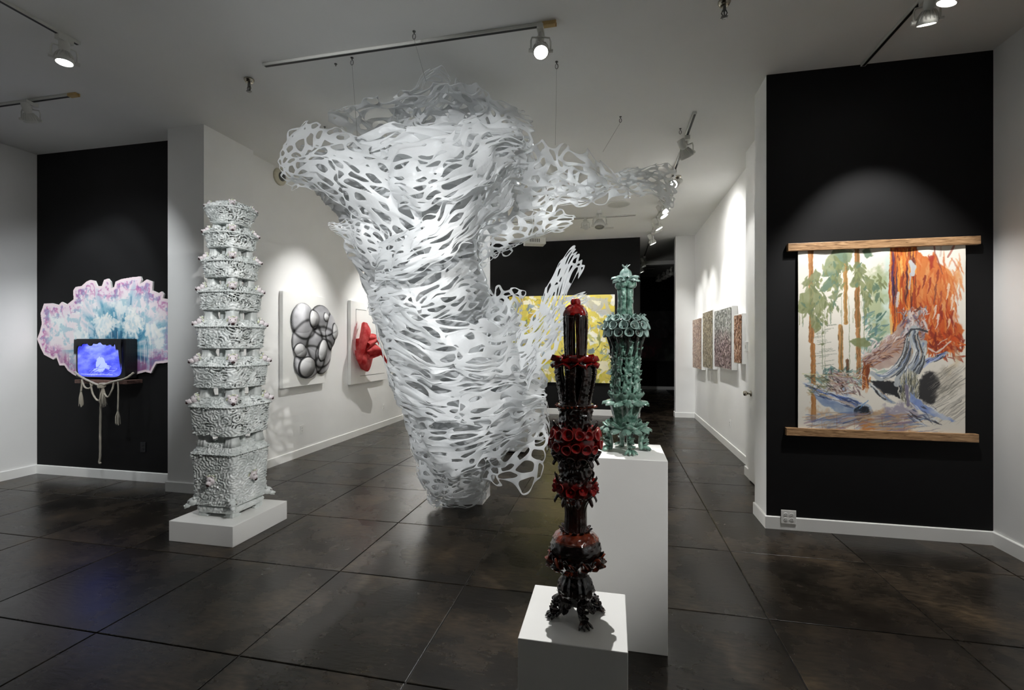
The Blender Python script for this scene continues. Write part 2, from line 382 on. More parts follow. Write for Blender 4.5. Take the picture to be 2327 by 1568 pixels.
def whead(mesh, tier, ang, r, z, s=1.0, nm='animal_head', pitch=0):
    o = bpy.data.objects.new(nm, mesh); C.objects.link(o); o.parent = tier; o.location = (r*math.cos(ang), r*math.sin(ang), z); o.rotation_euler = (0, pitch, ang); o.scale = (s,)*3
    return o
A0 = -PI/4
# base with bracket feet
b0 = MB(); k = .184
lacy(b0, [(k*.80, .030), (k*.93, .034), (k*1.0, .05), (k*1.02, .068), (k*.98, .084), (k*.85, .094), (0.02, .094)], 9, 300, .005, holes=.1, seed=1)
b0.build('bracket_base', M['wtower'], WT, True)
for q in range(4):
    ft = MB(); c_ = k*.90
    for pts in ([(0, 0), (.085, 0), (.095, .014), (.07, .022), (.085, .036), (0, .036)],):
        for ax in (0, 1):
            o = len(ft.v); f2 = lambda p_, y, z: (c_-p_, c_-y, z) if ax == 0 else (c_-y, c_-(p_ if p_ else .0305), z)
            ft.add([f2(p_, y, z) for y in (0, .03) for p_, z in pts], [(0, 1, 2, 3, 4, 5), (11, 10, 9, 8, 7, 6)]+[(i, 6+i, 6+(i+1) % 6, (i+1) % 6) for i in range(6)])
    o = ft.build('bracket_foot', M['wtower'], WT); o.rotation_euler = (0, 0, q*PI/2)
    bm = bmesh.new(); bm.from_mesh(o.data); bmesh.ops.recalc_face_normals(bm, faces=bm.faces); bm.to_mesh(o.data); bm.free(); mod_bevel(o, .006, 3)
# tiers: (py rim-top of roof, py rim, py bottom, half-diagonal px at rim, at bottom, square exponent, pillar top py)
TIERS = [(998, 1020, 1133, 74, 68, 12, 985), (898, 918, 982, 78, 71, 10, 880), (810, 830, 878, 74, 67, 8, 794), (728, 744, 792, 67, 61, 7, 710), (652, 668, 708, 61, 55, 5, 638), (585, 600, 636, 56, 49, 4, 571), (525, 538, 570, 51, 44, 3, 512), (470, 482, 516, 50, 36, 2.6, None)]
for ti, (pr, pm, pb, hr, hb, n, pt) in enumerate(TIERS):
    t = bpy.data.objects.new('tier', None); C.objects.link(t); t.parent = WT; zb = wz(pb); t.location = (0, 0, zb)
    mb = MB(); diag = 1/ sq(np.array([PI/4]), n)[0]; a = hr/pxm*diag; b_ = hb/pxm*diag; zr, zt = wz(pm)-zb, wz(pr)-zb
    if ti == 7: prof = [(b_*.75, 0), (b_, .006), (b_*1.18, .05), (a*1.02, zr), (a*.9, zr+.03), (a*.55, zt+.02), (.01, zt+.03)]
    else: prof = [(b_*.6, 0), (b_, .003), (b_*1.0, .012), (a*.98, zr-.006), (a*1.03, zr), (a*.99, zr+.012), (a*.74, zt), (.02, zt)]
    lacy(mb, prof, n, 340 if ti < 3 else 280, .0046, wl=.021 if ti < 4 else .0175, amp=.010 if ti < 3 else .0125, holes=.25 if ti == 0 else .47 if ti < 4 else .56, seed=20+ti)
    mb.lathe([(b_*.93, .001), (b_*1.0, .003), (b_*1.0, .013), (b_*.93, .014)], 96, rf=lambda th, z: sq(th, n), cap=False)
    mb.build('shell', M['wtower'], t, True)
    # crimped rope along the rim and ragged frill tips
    rp = MB(); th = np.linspace(0, 2*PI, 220, endpoint=False); R_ = a*1.02*sq(th, n)
    rp.grid(np.array([[((R_[i]+q[0])*math.cos(th[i]), (R_[i]+q[0])*math.sin(th[i]), zr+q[1]+.004*math.sin(th[i]*70)) for i in range(220)] for q in ((-.006, .0), (.004, -.006), (.010, 0), (.004, .007), (-.006, .006))]), cu=True)
    rf = np.random.default_rng(ti)
    for k in range(46):
        q = 2*PI*rf.random(); r_ = sq(np.array([q]), n)[0]; up = rf.random() < .5; rr_ = (a if up else b_)*r_; z_ = zr+rf.uniform(-.02, .02) if up else .015+.02*rf.random()
        p0 = Vector((rr_*math.cos(q), rr_*math.sin(q), z_)); dr = Vector((math.cos(q), math.sin(q), rf.uniform(-.5, .5)))*.02
        rp.tube([p0-dr*.4, p0+dr*.5, p0+dr+Vector((0, 0, .006*rf.uniform(-1, 1)))], [.007, .006, .003], 5)
    rp.build('frill', M['wtower'], t, True)['kind'] = 'stuff'
    for q in range(4):
        ang = A0+q*PI/2; rc = a*sq(np.array([PI/4]), n)[0]
        if ti == 0:
            whead(SKULLM, t, ang, rc*.90, .034, .98, 'skull_head', .25)
            h_ = whead(HEADM, t, ang+PI/4, a*.99, .22, 1.0); h_.scale = (.75, 1, 1.25); h_.rotation_euler = (0, .5, ang+PI/4)
        else: whead(HEADM, t, ang, rc*(.84 if ti < 7 else .8), zt-.012 if ti < 7 else zt-.005, [0, 1.1, 1.05, 1, .92, .85, .8, .72][ti], 'animal_head', .28)
    if pt:
        hgt = wz(pt)-zb-zt+.02
        for q in range(4):
            ang = A0+q*PI/2; rr = TIERS[ti+1][4]/pxm*.70; pm_ = MB(); wdt = .040 if ti < 4 else .034
            x, y = rr*math.cos(ang), rr*math.sin(ang); L = MB()
            L.lathe([(wdt*1.25, -.02), (wdt*1.05, .02), (wdt*.95, hgt*.6), (wdt*1.1, hgt)], 40, rf=lambda th, z: sq(th, 6)*(1+.06*np.sin(th*11+z*300)))
            L.build('post', M['wtower'], t, True, (x, y, zt-.005))
        cb = MB()
        for q in range(4):
            ang = q*PI/2; rr = TIERS[ti+1][4]/pxm*.42; cb.box(rr*math.cos(ang)-.014, rr*math.cos(ang)+.014, rr*math.sin(ang)-.014, rr*math.sin(ang)+.014, zt-.02, zt+hgt)
        cb.build('inner_posts', M['wtower'], t)['kind'] = 'stuff'
# ================================================================ RED AND BLACK TOWER
def hglaze(name, stops, rough=.16, coat=1.0, bmp=.35, scale=60):
    m, nt, b = newmat(name); tc = N(nt, 'ShaderNodeTexCoord'); nz = N(nt, 'ShaderNodeTexNoise', i_Scale=scale*.5, i_Detail=5.0)
    nt.links.new(tc.outputs['Object'], nz.inputs['Vector']); r = ramp(nt, nz.outputs[0], stops); nt.links.new(r.outputs[0], b.inputs['Base Color'])
    n2 = N(nt, 'ShaderNodeTexNoise', i_Scale=scale, i_Detail=2.0); nt.links.new(tc.outputs['Object'], n2.inputs['Vector'])
    b.inputs['Roughness'].default_value = rough; b.inputs['Coat Weight'].default_value = coat; b.inputs['Coat Roughness'].default_value = .05
    if bmp: bump(nt, b, n2.outputs[0], bmp, .004)
    return m
M['rblack'] = hglaze('black_glaze', [(.35, lin('#0d0b0b')), (.55, lin('#241b19')), (.68, lin('#46302a')), (.78, lin('#7d7470'))])
M['rbrown'] = hglaze('brown_black_glaze', [(.3, lin('#140c0b')), (.6, lin('#2e1612')), (.85, lin('#4a1a14'))])
M['rred'] = hglaze('red_glaze', [(.30, lin('#3a0707')), (.5, lin('#960f0f')), (.75, lin('#c8201a'))])
M['rdeep'] = hglaze('deep_red_glaze', [(.25, lin('#1e0606')), (.5, lin('#5a0c0b')), (.8, lin('#8c1512'))])
M['rorange'] = hglaze('rust_glaze', [(.25, lin('#2a120b')), (.5, lin('#6e2a15')), (.8, lin('#a3492a'))])
RT = empty('ceramic_tower', (-.142, 1.825, .55)); tag(RT, 'slender red and black glazed ceramic tower of vases and flowers', 'sculpture')
rd = (Vector((-.142, 1.825, 0))).dot(Fv); rs = F/rd
def rz(py): return H-(py-CY)/rs-.55
def part_lathe(name, mat, root, prof, zf_, sc, seg=48, rf=None, zf=None, cap=True, smooth=True):
    A = np.array([(r/sc, zf_(py)) for py, r in prof]); A = cr(A, np.linspace(0, 1, (len(A)-1)*6+1)) if len(A) > 3 and rf else A; seg = max(seg, 110) if rf else seg
    return MB().lathe([(max(a, .002), b_) for a, b_ in A], seg, rf=rf, zf=zf, cap=cap).build(name, mat, root, smooth)
LEAVES = {}
def petal(mb, base, out, up, L, W, curl=.4, cup=.25, n=6, mi=0, tip=.15, thick=.0035):
    """a cupped leaf: base point, outward dir, up dir, length, width; mb may be (name, material, parent): then each leaf is a part sharing mesh data"""
    if isinstance(mb, tuple):
        out, up = Vector(out).normalized(), Vector(up); up = (up-out*up.dot(out)).normalized(); side = up.cross(out)
        key = (mb[0], mb[1].name, round(curl, 1), round(cup, 2), round(tip, 2))
        if key not in LEAVES: LEAVES[key] = petal(MB(), (0, 0, 0), (1, 0, 0), (0, 0, 1), 1, 1, curl, cup*.8, 5, 0, tip, .09).mesh(mb[0], mb[1], True)
        o = bpy.data.objects.new(mb[0], LEAVES[key]); C.objects.link(o); o.parent = mb[2]; b_ = Vector(base)
        o.matrix_local = Matrix(((out.x*L, side.x*W, up.x*L, b_.x), (out.y*L, side.y*W, up.y*L, b_.y), (out.z*L, side.z*W, up.z*L, b_.z), (0, 0, 0, 1))); return o
    out, up = Vector(out).normalized(), Vector(up).normalized(); side = out.cross(up).normalized(); rows = []
    for j in range(n+1):
        t = j/n; w_ = W*(math.sin(PI*min(1, .18+.82*t*(1-tip)))**.7)*(1 if t < 1 else .25)
        c = Vector(base)+out*(L*t)+up*(L*curl*t*t); rows.append([tuple(c+side*(w_*s*.5)+up*(cup*W*s*s)) for s in (-1, -.5, 0, .5, 1)])
    P = np.array(rows); o = len(mb.v); mb.grid(P, mi=mi); Q = P-np.array(up)*thick-np.array(out)*thick*.2; mb.grid(Q[:, ::-1], mi=mi)
    nv, nu = P.shape[:2]; k = nv*nu
    bd = [(0, i) for i in range(nu)]+[(j, nu-1) for j in range(1, nv)]+[(nv-1, i) for i in range(nu-2, -1, -1)]+[(j, 0) for j in range(nv-2, 0, -1)]
    for a, b_ in zip(bd, bd[1:]+bd[:1]): mb.f.append((o+a[0]*nu+a[1], o+k+a[0]*nu+nu-1-a[1], o+k+b_[0]*nu+nu-1-b_[1], o+b_[0]*nu+b_[1])); mb.m.append(mi)
    return mb
def claw_foot(root, mat, ang, r0, z0, r1, s, name='claw_foot'):
    mb = MB(); o = Vector((math.cos(ang), math.sin(ang), 0)); sd = Vector((-o.y, o.x, 0)); Z = Vector((0, 0, 1)); rg = np.random.default_rng(int(ang*100) % 97)
    p = [o*r0+Z*z0, o*(r0*1.25)+Z*z0*.78, o*(r0*1.12)+Z*z0*.42, o*r1*.92+Z*z0*.2, o*r1+Z*.016*s]
    mb.tube(p, [.020*s, .018*s, .014*s, .013*s, .018*s], 10); ft = mb.build(name, mat, root, True)
    for k in range(4):
        a = (k-1.5)*.5; d_ = o*math.cos(a)+sd*math.sin(a); b_ = o*r1+Z*.014*s; cl_ = MB()
        cl_.tube([b_, b_+d_*.022*s+Z*.006*s, b_+d_*.040*s-Z*.001*s, b_+d_*.050*s-Z*.009*s], [.012*s, .0105*s, .008*s, .003*s], 7); cl_.build('claw', mat, ft, True)
    for k in range(12):
        t = rg.random(); q = p[0].lerp(p[3], t)+o*.012*s; petal(('leaf', mat, ft), q, o+sd*rg.uniform(-.8, .8)+Z*rg.uniform(-.5, .6), Z, .034*s, .026*s, .3, .3)
    return ft
def fluted(n, a, tw=0): return lambda th, z: 1+a*np.cos(n*th+tw*z)
for q in range(4): claw_foot(RT, M['rblack'], -PI/4-.35+q*PI/2, 30/rs, rz(1357), 47/rs, .8)
part_lathe('lower_bulb', M['rblack'], RT, [(1372, 14), (1364, 30), (1350, 39), (1336, 41), (1322, 38), (1310, 32), (1302, 29), (1296, 30), (1288, 33)], rz, rs, 60, rf=lambda th, z: (1+.035*np.cos(14*th))*(1+.06*(vnoise(np.stack([np.cos(th)*7+20, np.sin(th)*7+20, np.full_like(th, z*130)], -1))-.5)))
ap = ('leaf', M['rblack'], RT); rg = np.random.default_rng(5)
for k in range(26): a = 2*PI*rg.random(); py = rg.uniform(1352, 1368); petal(ap, (36/rs*math.cos(a), 36/rs*math.sin(a), rz(py)), (math.cos(a), math.sin(a), -.9), (math.cos(a), math.sin(a), .6), .03, .026, .2, .3, 4)

# frilled bowl with rust rim
fb = MB(); prof = [(1300, 30), (1290, 38), (1280, 47), (1270, 55), (1262, 60), (1256, 61)]
fb.lathe([(r/rs, rz(py)) for py, r in prof]+[(r/rs*.95, rz(py)-.004) for py, r in prof[::-1]], 120, rf=lambda th, z: 1+.05*np.sin(13*th+1)*(z > rz(1280)), zf=lambda th, z: .010*np.sin(9*th)*(z > rz(1272))+.006*np.sin(23*th)*(z > rz(1264)), cap=False)
fb.build('frilled_bowl', M['rblack'], RT, True)
fr = MB(); th = np.linspace(0, 2*PI, 150, endpoint=False); rows = []
for t in np.linspace(0, 1, 7):
    rad = (50+t*11)/rs*(1+t*.07*np.sin(11*th+1)+t*.05*np.sin(23*th+t*2)); z = rz(1276)+t*.022+t*.013*np.sin(11*th+2.2)+t*.008*np.sin(19*th+t)
    rows.append(np.stack([rad*np.cos(th), rad*np.sin(th), z], -1))
A = np.array(rows); fr.grid(A, cu=True); o = fr.build('rust_frill', M['rorange'], RT, True); o.modifiers.new('solid', 'SOLIDIFY').thickness = .006
for k in range(26):
    a = 2*PI*k/26+rg.uniform(-.1, .1); petal(('leaf', M['rorange'] if k % 2 else M['rbrown'], RT), Vector((55/rs*math.cos(a), 55/rs*math.sin(a), rz(1272)+rg.uniform(-.014, .004))), (math.cos(a), math.sin(a), rg.uniform(-.9, .1)), (math.cos(a)*.3, math.sin(a)*.3, 1), .022, .034, .4, .3)
def ubf(th, z): return 1+.07*(vnoise(np.stack([np.cos(th)*6+20, np.sin(th)*6+20, np.full_like(th, z*110)], -1))-.5)
part_lathe('upper_bulb', M['rblack'], RT, [(1262, 40), (1256, 52), (1244, 57), (1232, 55.5), (1220, 51)], rz, rs, 80, rf=ubf, cap=False)
part_lathe('bulb_shoulder', M['rorange'], RT, [(1222, 52), (1214, 46), (1208, 38), (1204, 30), (1202, 25)], rz, rs, 60, rf=ubf, cap=False)
tf = ('leaf', M['rbrown'], RT)
for k in range(12): a = 2*PI*k/12; petal(tf, (26/rs*math.cos(a), 26/rs*math.sin(a), rz(1206)), (math.cos(a)*.5, math.sin(a)*.5, 1), (math.cos(a), math.sin(a), -.3), .022, .02, .4, .3, 4)

part_lathe('neck', M['rbrown'], RT, [(1206, 28), (1198, 25.5), (1180, 24.5), (1165, 24), (1150, 26), (1138, 31), (1128, 38), (1122, 41), (1118, 38)], rz, rs, 60, rf=fluted(18, .02))
def flower(par, mat, c, nrm, s, n=5):
    nrm = Vector(nrm).normalized(); a = nrm.orthogonal().normalized(); b_ = nrm.cross(a); c = Vector(c)
    o = MB().blob(tuple(c+nrm*s*.25), (s*.24,)*3, 8, 6).build('flower', mat, par, True)
    for k in range(n):
        q = 2*PI*k/n; d_ = a*math.cos(q)+b_*math.sin(q); petal(('petal', mat, o), c, d_+nrm*.45, nrm, s, s*.95, .35, .25)
for k in range(11):
    a = 2*PI*k/11; o = Vector((math.cos(a), math.sin(a), 0)); flower(RT, M['rred'], o*39/rs+Vector((0, 0, rz(1107)+.008*(k % 2))), o+Vector((0, 0, .1)), .026)
lf = ('leaf', M['rbrown'], RT)
for k in range(16):
    a = 2*PI*k/16+.2; o = Vector((math.cos(a), math.sin(a), 0)); petal(lf, o*37/rs+Vector((0, 0, rz(1098 if k % 2 else 1120))), o+Vector((0, 0, .5 if k % 2 else -.6)), Vector((0, 0, 1 if k % 2 else -1))+o*.2, .034, .02, .5, .3, 4)

part_lathe('flower_band', M['rdeep'], RT, [(1126, 39), (1118, 43), (1106, 43), (1094, 40), (1086, 34)], rz, rs, 48)
def knob(th, z, a=.05, k=9): return 1+a*(vnoise(np.stack([np.cos(th)*k+20, np.sin(th)*k+20, np.full_like(th, z*120)], -1))-.5)*2
def rib(th, z): return (1+.05*np.abs(np.sin(7*th)))*knob(th, z, .10, 7)
part_lathe('ribbed_drum', M['rblack'], RT, [(1092, 33), (1084, 35), (1074, 36), (1062, 36), (1050, 36.5), (1040, 37)], rz, rs, 90, rf=rib)
# ring of open cups
part_lathe('cup_core', M['rdeep'], RT, [(1046, 36), (1034, 45), (1018, 50), (1000, 51), (984, 47), (972, 40), (966, 34)], rz, rs, 60)
def cup(mb, c, nrm, r, dpt, mi=0):
    if isinstance(mb, tuple):
        key = (mb[0], mb[1].name)
        if key not in LEAVES: LEAVES[key] = cup(MB(), (0, 0, 0), (0, 0, 1), 1, 1.2).mesh(mb[0], mb[1], True)
        o = bpy.data.objects.new(mb[0], LEAVES[key]); C.objects.link(o); o.parent = mb[2]; q = Vector((0, 0, 1)).rotation_difference(Vector(nrm).normalized()); o.rotation_mode = 'QUATERNION'; o.rotation_quaternion = q @ Matrix.Rotation(c[0]*90, 3, 'Z').to_quaternion(); o.location = c; o.scale = (r,)*3; return o
    s = len(mb.v); mb.lathe([(r*.45, 0), (r*.8, dpt*.35), (r, dpt*.8), (r*1.04, dpt), (r*.92, dpt*1.02), (r*.78, dpt*.75), (r*.5, dpt*.3), (r*.1, dpt*.18)], 16, rf=lambda th, z: 1+.05*np.sin(3*th+c[0]*90), mi=mi)
    q = Vector((0, 0, 1)).rotation_difference(Vector(nrm).normalized()).to_matrix().to_4x4(); q.translation = Vector(c); mb.xf(q, s); return mb
for row, (py, rr, n, s, up) in enumerate(((987, 43, 14, .0195, .35), (1009, 47, 15, .019, -.05), (1029, 42, 15, .0165, -.55))):
    cm = ('cup', M['rred'] if row < 2 else M['rbrown'], RT)
    for k in range(n):
        a = 2*PI*(k+.5*(row % 2))/n+rg.uniform(-.05, .05); o = Vector((math.cos(a), math.sin(a), up+rg.uniform(-.15, .15)))
        cup(cm, (rr/rs*math.cos(a), rr/rs*math.sin(a), rz(py+rg.uniform(-3, 3))), o, s*rg.uniform(.85, 1.12), .022)
sp = ('leaf', M['rbrown'], RT)
for k in range(18):
    a = 2*PI*k/18; o = Vector((math.cos(a), math.sin(a), 0)); py, s_ = (972, 1) if k % 2 else (1040, -1)
    petal(sp, o*41/rs+Vector((0, 0, rz(py))), o*.8+Vector((0, 0, s_)), o, .03, .02, -.1, .3, 4)

part_lathe('ribbed_band', M['rblack'], RT, [(972, 33), (960, 33.5), (948, 34.5), (936, 36), (926, 38), (918, 39)], rz, rs, 90, rf=rib)
th_ = ('thorn', M['rorange'], RT)
for k in range(26):
    a = 2*PI*k/26; o = Vector((math.cos(a), math.sin(a), 0)); petal(th_, o*36/rs+Vector((0, 0, rz(926))), o+Vector((0, 0, rg.uniform(-.1, .5))), Vector((0, 0, 1)), rg.uniform(.014, .024), .012, .2, .25, 4)

# slit vase: eight staves around a dark hollow
def staves(name, mat, root, prof, n, zf_, sc, gap=.28, seed=0, thick=.16, twist=0):
    pr = np.array([(r/sc, zf_(py)) for py, r in prof]); nz_ = len(pr)*7; t = np.linspace(0, 1, nz_); tk = np.linspace(0, 1, len(pr))
    R_, Z_ = np.interp(t, tk, pr[:, 0]), np.interp(t, tk, pr[:, 1]); rgs = np.random.default_rng(seed)
    for k in range(n):
        rows = []; ph = rgs.random()*6; KN = rgs.random((nz_, 10))-.5
        for j in range(nz_):
            open_ = math.sin(PI*min(1, max(0, (t[j]-.06)/.88)))**.6; hw = PI/n*(1.06-gap*1.6*open_); c = 2*PI*k/n+twist*t[j]+.05*math.sin(6*t[j]+ph)
            row = []
            for q in range(10):
                a = c+hw*(-1+2*q/9); row.append((R_[j]*(1+.03*math.sin(q*2.2+ph)+.055*KN[j, q])*math.cos(a), R_[j]*(1+.03*math.sin(q*2.2+ph)+.055*KN[j, q])*math.sin(a), Z_[j]))
            for q in range(9, -1, -1):
                a = c+hw*.92*(-1+2*q/9); row.append((R_[j]*(1-thick)*math.cos(a), R_[j]*(1-thick)*math.sin(a), Z_[j]))
            rows.append(row)
        mb = MB(); mb.grid(np.array(rows), cu=True); mb.build(name, mat, root, True)
staves('vase_stave', M['rblack'], RT, [(920, 34), (900, 37), (880, 41), (860, 45), (846, 47), (834, 46), (826, 41), (820, 34)], 7, rz, rs, .26, 3)
part_lathe('vase_liner', M['rbrown'], RT, [(918, 20), (870, 24), (830, 22)], rz, rs, 24)
pe = ('petal', M['rred'], RT); pb = pe
for k in range(9):
    a = 2*PI*k/9; o = Vector((math.cos(a), math.sin(a), 0)); petal(pe, o*24/rs+Vector((0, 0, rz(829))), o+Vector((0, 0, .5)), Vector((0, 0, 1))-o*.3, .054+.008*(k % 2), .064, -.05, .35, 6)
    a += PI/9; o = Vector((math.cos(a), math.sin(a), 0)); petal(pb, o*30/rs+Vector((0, 0, rz(824))), o+Vector((0, 0, -.35)), Vector((0, 0, .6))+o*.6, .046, .06, -.1, .32, 6)

staves('column_stave', M['rbrown'], RT, [(826, 24), (800, 25), (770, 26.5), (745, 27.5), (725, 28), (714, 26.5)], 6, rz, rs, .20, 4, .16)
part_lathe('dome_cap', M['rred'], RT, [(718, 27.5), (712, 27), (706, 24.5), (700, 20), (696, 13), (694, 8)], rz, rs, 40, rf=lambda th, z: 1+.05*np.sin(6*th))
ho = MB()
for k in range(6): a = 2*PI*k/6+.3; ho.tube([(22/rs*math.cos(a), 22/rs*math.sin(a), rz(704)), (14/rs*math.cos(a), 14/rs*math.sin(a), rz(697)), (9/rs*math.cos(a+.4), 9/rs*math.sin(a+.4), rz(693))], [.006, .007, .005], 8)
ho.build('cap_coils', M['rred'], RT, True)
kn = MB(); kn.lathe([(5/rs, rz(698)), (8/rs, rz(694))], 12)
for k in range(5): a = 2*PI*k/5; MB().blob((5.5/rs*math.cos(a), 5.5/rs*math.sin(a), rz(688)), (.0115, .0115, .016), 10, 8).build('bud', M['rred'], RT, True)
kn.build('finial_stem', M['rred'], RT, True)

# ================================================================ GREEN TOWER
M['green'] = hglaze('green_glaze', [(.30, lin('#2b443c')), (.45, lin('#5d8273')), (.58, lin('#82a898')), (.72, lin('#ccddd6'))], .2, .9, .45, 80)
M['greend'] = hglaze('dark_green_glaze', [(.3, lin('#1a1513')), (.55, lin('#2c332f')), (.8, lin('#56786c'))], .2, .9, .4, 60)
M['greenp'] = hglaze('pale_green_tips', [(.3, lin('#3d5c54')), (.5, lin('#8fada5')), (.75, lin('#d0dcd9'))], .2, .9, .3, 70)
GT = empty('ceramic_tower', (.068, 2.712, .993)); tag(GT, 'green glazed ceramic tower with leafy feet on the tall plinth', 'sculpture')
gs = F/Vector((.068, 2.712, 0)).dot(Fv)
def gz(py): return max(.002, H-(py-CY)/gs-.993)
gz0 = lambda py: H-(py-CY-4)/gs-.993
gz = gz0
for q in range(4): claw_foot(GT, M['green'], -PI/2+YAW+q*PI/2, 30/gs, gz(981), 37/gs, 1.0)
bs = MB(); prof = [(986, 18), (982, 34), (976, 42), (970, 48), (966, 50)]
bs.lathe([(r/gs, gz(p)) for p, r in prof]+[(r/gs*.93, gz(p)+.003) for p, r in prof[::-1]], 96, rf=lambda th, z: 1+.06*np.sin(8*th)*(z > gz(978)), zf=lambda th, z: .008*np.sin(8*th+.5)*(z > gz(974)), cap=False); bs.build('leaf_basin', M['green'], GT, True)
rg = np.random.default_rng(9); l2 = ('leaf', M['green'], GT)
for k in range(12):
    a = 2*PI*k/12; o = Vector((math.cos(a), math.sin(a), 0)); petal(l2, o*38/gs+Vector((0, 0, gz(972))), o+Vector((0, 0, -.05)), Vector((0, 0, -1))+o*.3, .05, .055, .28, .3, 5)
    if k % 2: petal(l2, o*22/gs+Vector((0, 0, gz(976))), o+Vector((0, 0, .5)), Vector((0, 0, 1)), .06, .05, .2, .3, 5)

part_lathe('pot', M['green'], GT, [(976, 21), (970, 22), (950, 28), (930, 34), (921, 37), (919, 36)], gz, gs, 60, rf=fluted(10, .02))
l3 = ('leaf', M['green'], GT)
for k in range(22):
    a = 2*PI*k/22; o = Vector((math.cos(a), math.sin(a), 0)); dn = k % 2
    petal(l3, o*26/gs+Vector((0, 0, gz(916 if dn else 912))), o+Vector((0, 0, .2 if dn else .55)), Vector((0, 0, -1 if dn else 1)), .062 if dn else .052, .05, .35, .3, 5)

def knob_rf(th, z): return 1+.06*np.sin(9*th+z*55)+.05*np.sin(14*th-z*83)
staves('column_stave', M['green'], GT, [(916, 33), (880, 31), (850, 30), (820, 31), (795, 31), (772, 33)], 8, gz, gs, .17, 8, .2, .35)
part_lathe('column_core', M['greend'], GT, [(915, 17), (780, 17)], gz, gs, 16)
kb_ = MB()
for k in range(330):
    a = 2*PI*rg.random(); py = rg.uniform(784, 914); o = Vector((math.cos(a), math.sin(a), 0)); b_ = o*rg.uniform(28, 31)/gs+Vector((0, 0, gz(py)))
    if k % 3: kb_.blob(tuple(b_), (rg.uniform(.006, .011), rg.uniform(.006, .011), rg.uniform(.007, .02)), 7, 5, nz=.35)
    else: petal(kb_, b_, o*.9+Vector((0, 0, rg.uniform(-.3, .9)))+Vector((-o.y, o.x, 0))*rg.uniform(-.7, .7), Vector((0, 0, 1)), rg.uniform(.014, .024), .02, .3, .3, 4)
kb_.build('leaf_knobs', M['green'], GT, True)['kind'] = 'stuff'
part_lathe('flare', M['greend'], GT, [(800, 28), (780, 33), (762, 40), (748, 43), (736, 40), (728, 33)], gz, gs, 60, rf=knob_rf)
for k in range(12):
    a = 2*PI*k/12; pts = [Vector((r/gs*math.cos(a+t), r/gs*math.sin(a+t), gz(py))) for r, py, t in ((31, 812, 0), (33, 792, .15), (39, 772, .05), (43, 756, .2))]; MB().tube(pts, [.010, .009, .009, .006], 7).build('rib', M['greend'], GT, True)
for row, (py, rr, n, up) in enumerate(((762, 38, 13, -.1), (748, 40, 13, .1), (735, 35, 12, .6))):
    sc_ = ('scale', M['greenp'], GT)
    for k in range(n):
        a = 2*PI*(k+.5*(row % 2))/n; o = Vector((math.cos(a), math.sin(a), up)).normalized()
        cup(sc_, (rr/gs*math.cos(a), rr/gs*math.sin(a), gz(py)), o+Vector((0, 0, .25)), .0245, .020)
tn = ('thorn', M['greenp'], GT)
for k in range(18):
    a = 2*PI*k/18; o = Vector((math.cos(a), math.sin(a), 0)); petal(tn, o*30/gs+Vector((0, 0, gz(730))), o*.6+Vector((0, 0, 1)), o, rg.uniform(.03, .045), .02, .25, .3, 4, tip=.02)
for k in range(14):
    a = 2*PI*k/14; o = Vector((math.cos(a), math.sin(a), 0)); petal(tn, o*40/gs+Vector((0, 0, gz(752))), o+Vector((0, 0, -.1)), Vector((0, 0, 1)), .026, .018, .4, .3, 4, tip=.02)

for k in range(5):
    a = 2*PI*k/5+.5; st = MB(); st.tube([(12/gs*math.cos(a), 12/gs*math.sin(a), gz(py)) for py in (735, 715, 695, 675, 656)], [.018, .0165, .015, .016, .018], 10)
    for j in range(5): q = rg.random()*6; st.blob((12/gs*math.cos(a)+.015*math.cos(q), 12/gs*math.sin(a)+.015*math.sin(q), gz(rg.uniform(660, 725))), (.007, .007, .012), 7, 5)
    st.build('stem', M['green'], GT, True)
for k in range(6):
    a = 2*PI*k/6+.2; MB().blob((15/gs*math.cos(a), 15/gs*math.sin(a), gz(650+3*(k % 2))), (.024, .024, .026), 12, 9).build('bud', M['green'], GT, True)

cl = ('leaf', M['greenp'], GT)
for k in range(14):
    a = 2*PI*k/14; o = Vector((math.cos(a), math.sin(a), 0)); petal(cl, o*12/gs+Vector((0, 0, gz(642-8*(k % 2)))), o+Vector((0, 0, .4)), Vector((0, 0, -1))+o*.2, .045, .022, .45, .3, 5, tip=.02)

part_lathe('cap', M['greenp'], GT, [(645, 12), (636, 13), (628, 13), (621, 11), (616, 7), (613, 3)], gz, gs, 24, rf=fluted(6, .05))
fi = MB()
for k in range(5): a = 2*PI*k/5; petal(fi, (0, 0, gz(616)), (math.cos(a)*.6, math.sin(a)*.6, 1), (math.cos(a), math.sin(a), 0), .03, .012, .2, .3, 4, tip=.02)
fi.blob((0, 0, gz(613)), (.009, .009, .012), 8, 6); fi.build('finial', M['greenp'], GT, True)
# ================================================================ WHITE NET SCULPTURE
m, nt, b = newmat('white_film'); M['film'] = m
b.inputs['Base Color'].default_value = (*lin('#f4f5f5'), 1); b.inputs['Roughness'].default_value = .27; b.inputs['Specular IOR Level'].default_value = .45
tr = N(nt, 'ShaderNodeBsdfTranslucent'); tr.inputs[0].default_value = (*lin('#f6f8f9'), 1)
mxs = N(nt, 'ShaderNodeMixShader'); mxs.inputs[0].default_value = .62; out = nt.nodes['Material Output']
tc = N(nt, 'ShaderNodeTexCoord'); nz = N(nt, 'ShaderNodeTexNoise', i_Scale=11.0, i_Detail=2.5, i_Distortion=.6); nt.links.new(tc.outputs['Object'], nz.inputs['Vector'])
bm_ = bump(nt, b, nz.outputs[0], .35, .02); nt.links.new(bm_.outputs[0], tr.inputs['Normal'])
nt.links.new(b.outputs[0], mxs.inputs[1]); nt.links.new(tr.outputs[0], mxs.inputs[2]); nt.links.new(mxs.outputs[0], out.inputs['Surface'])
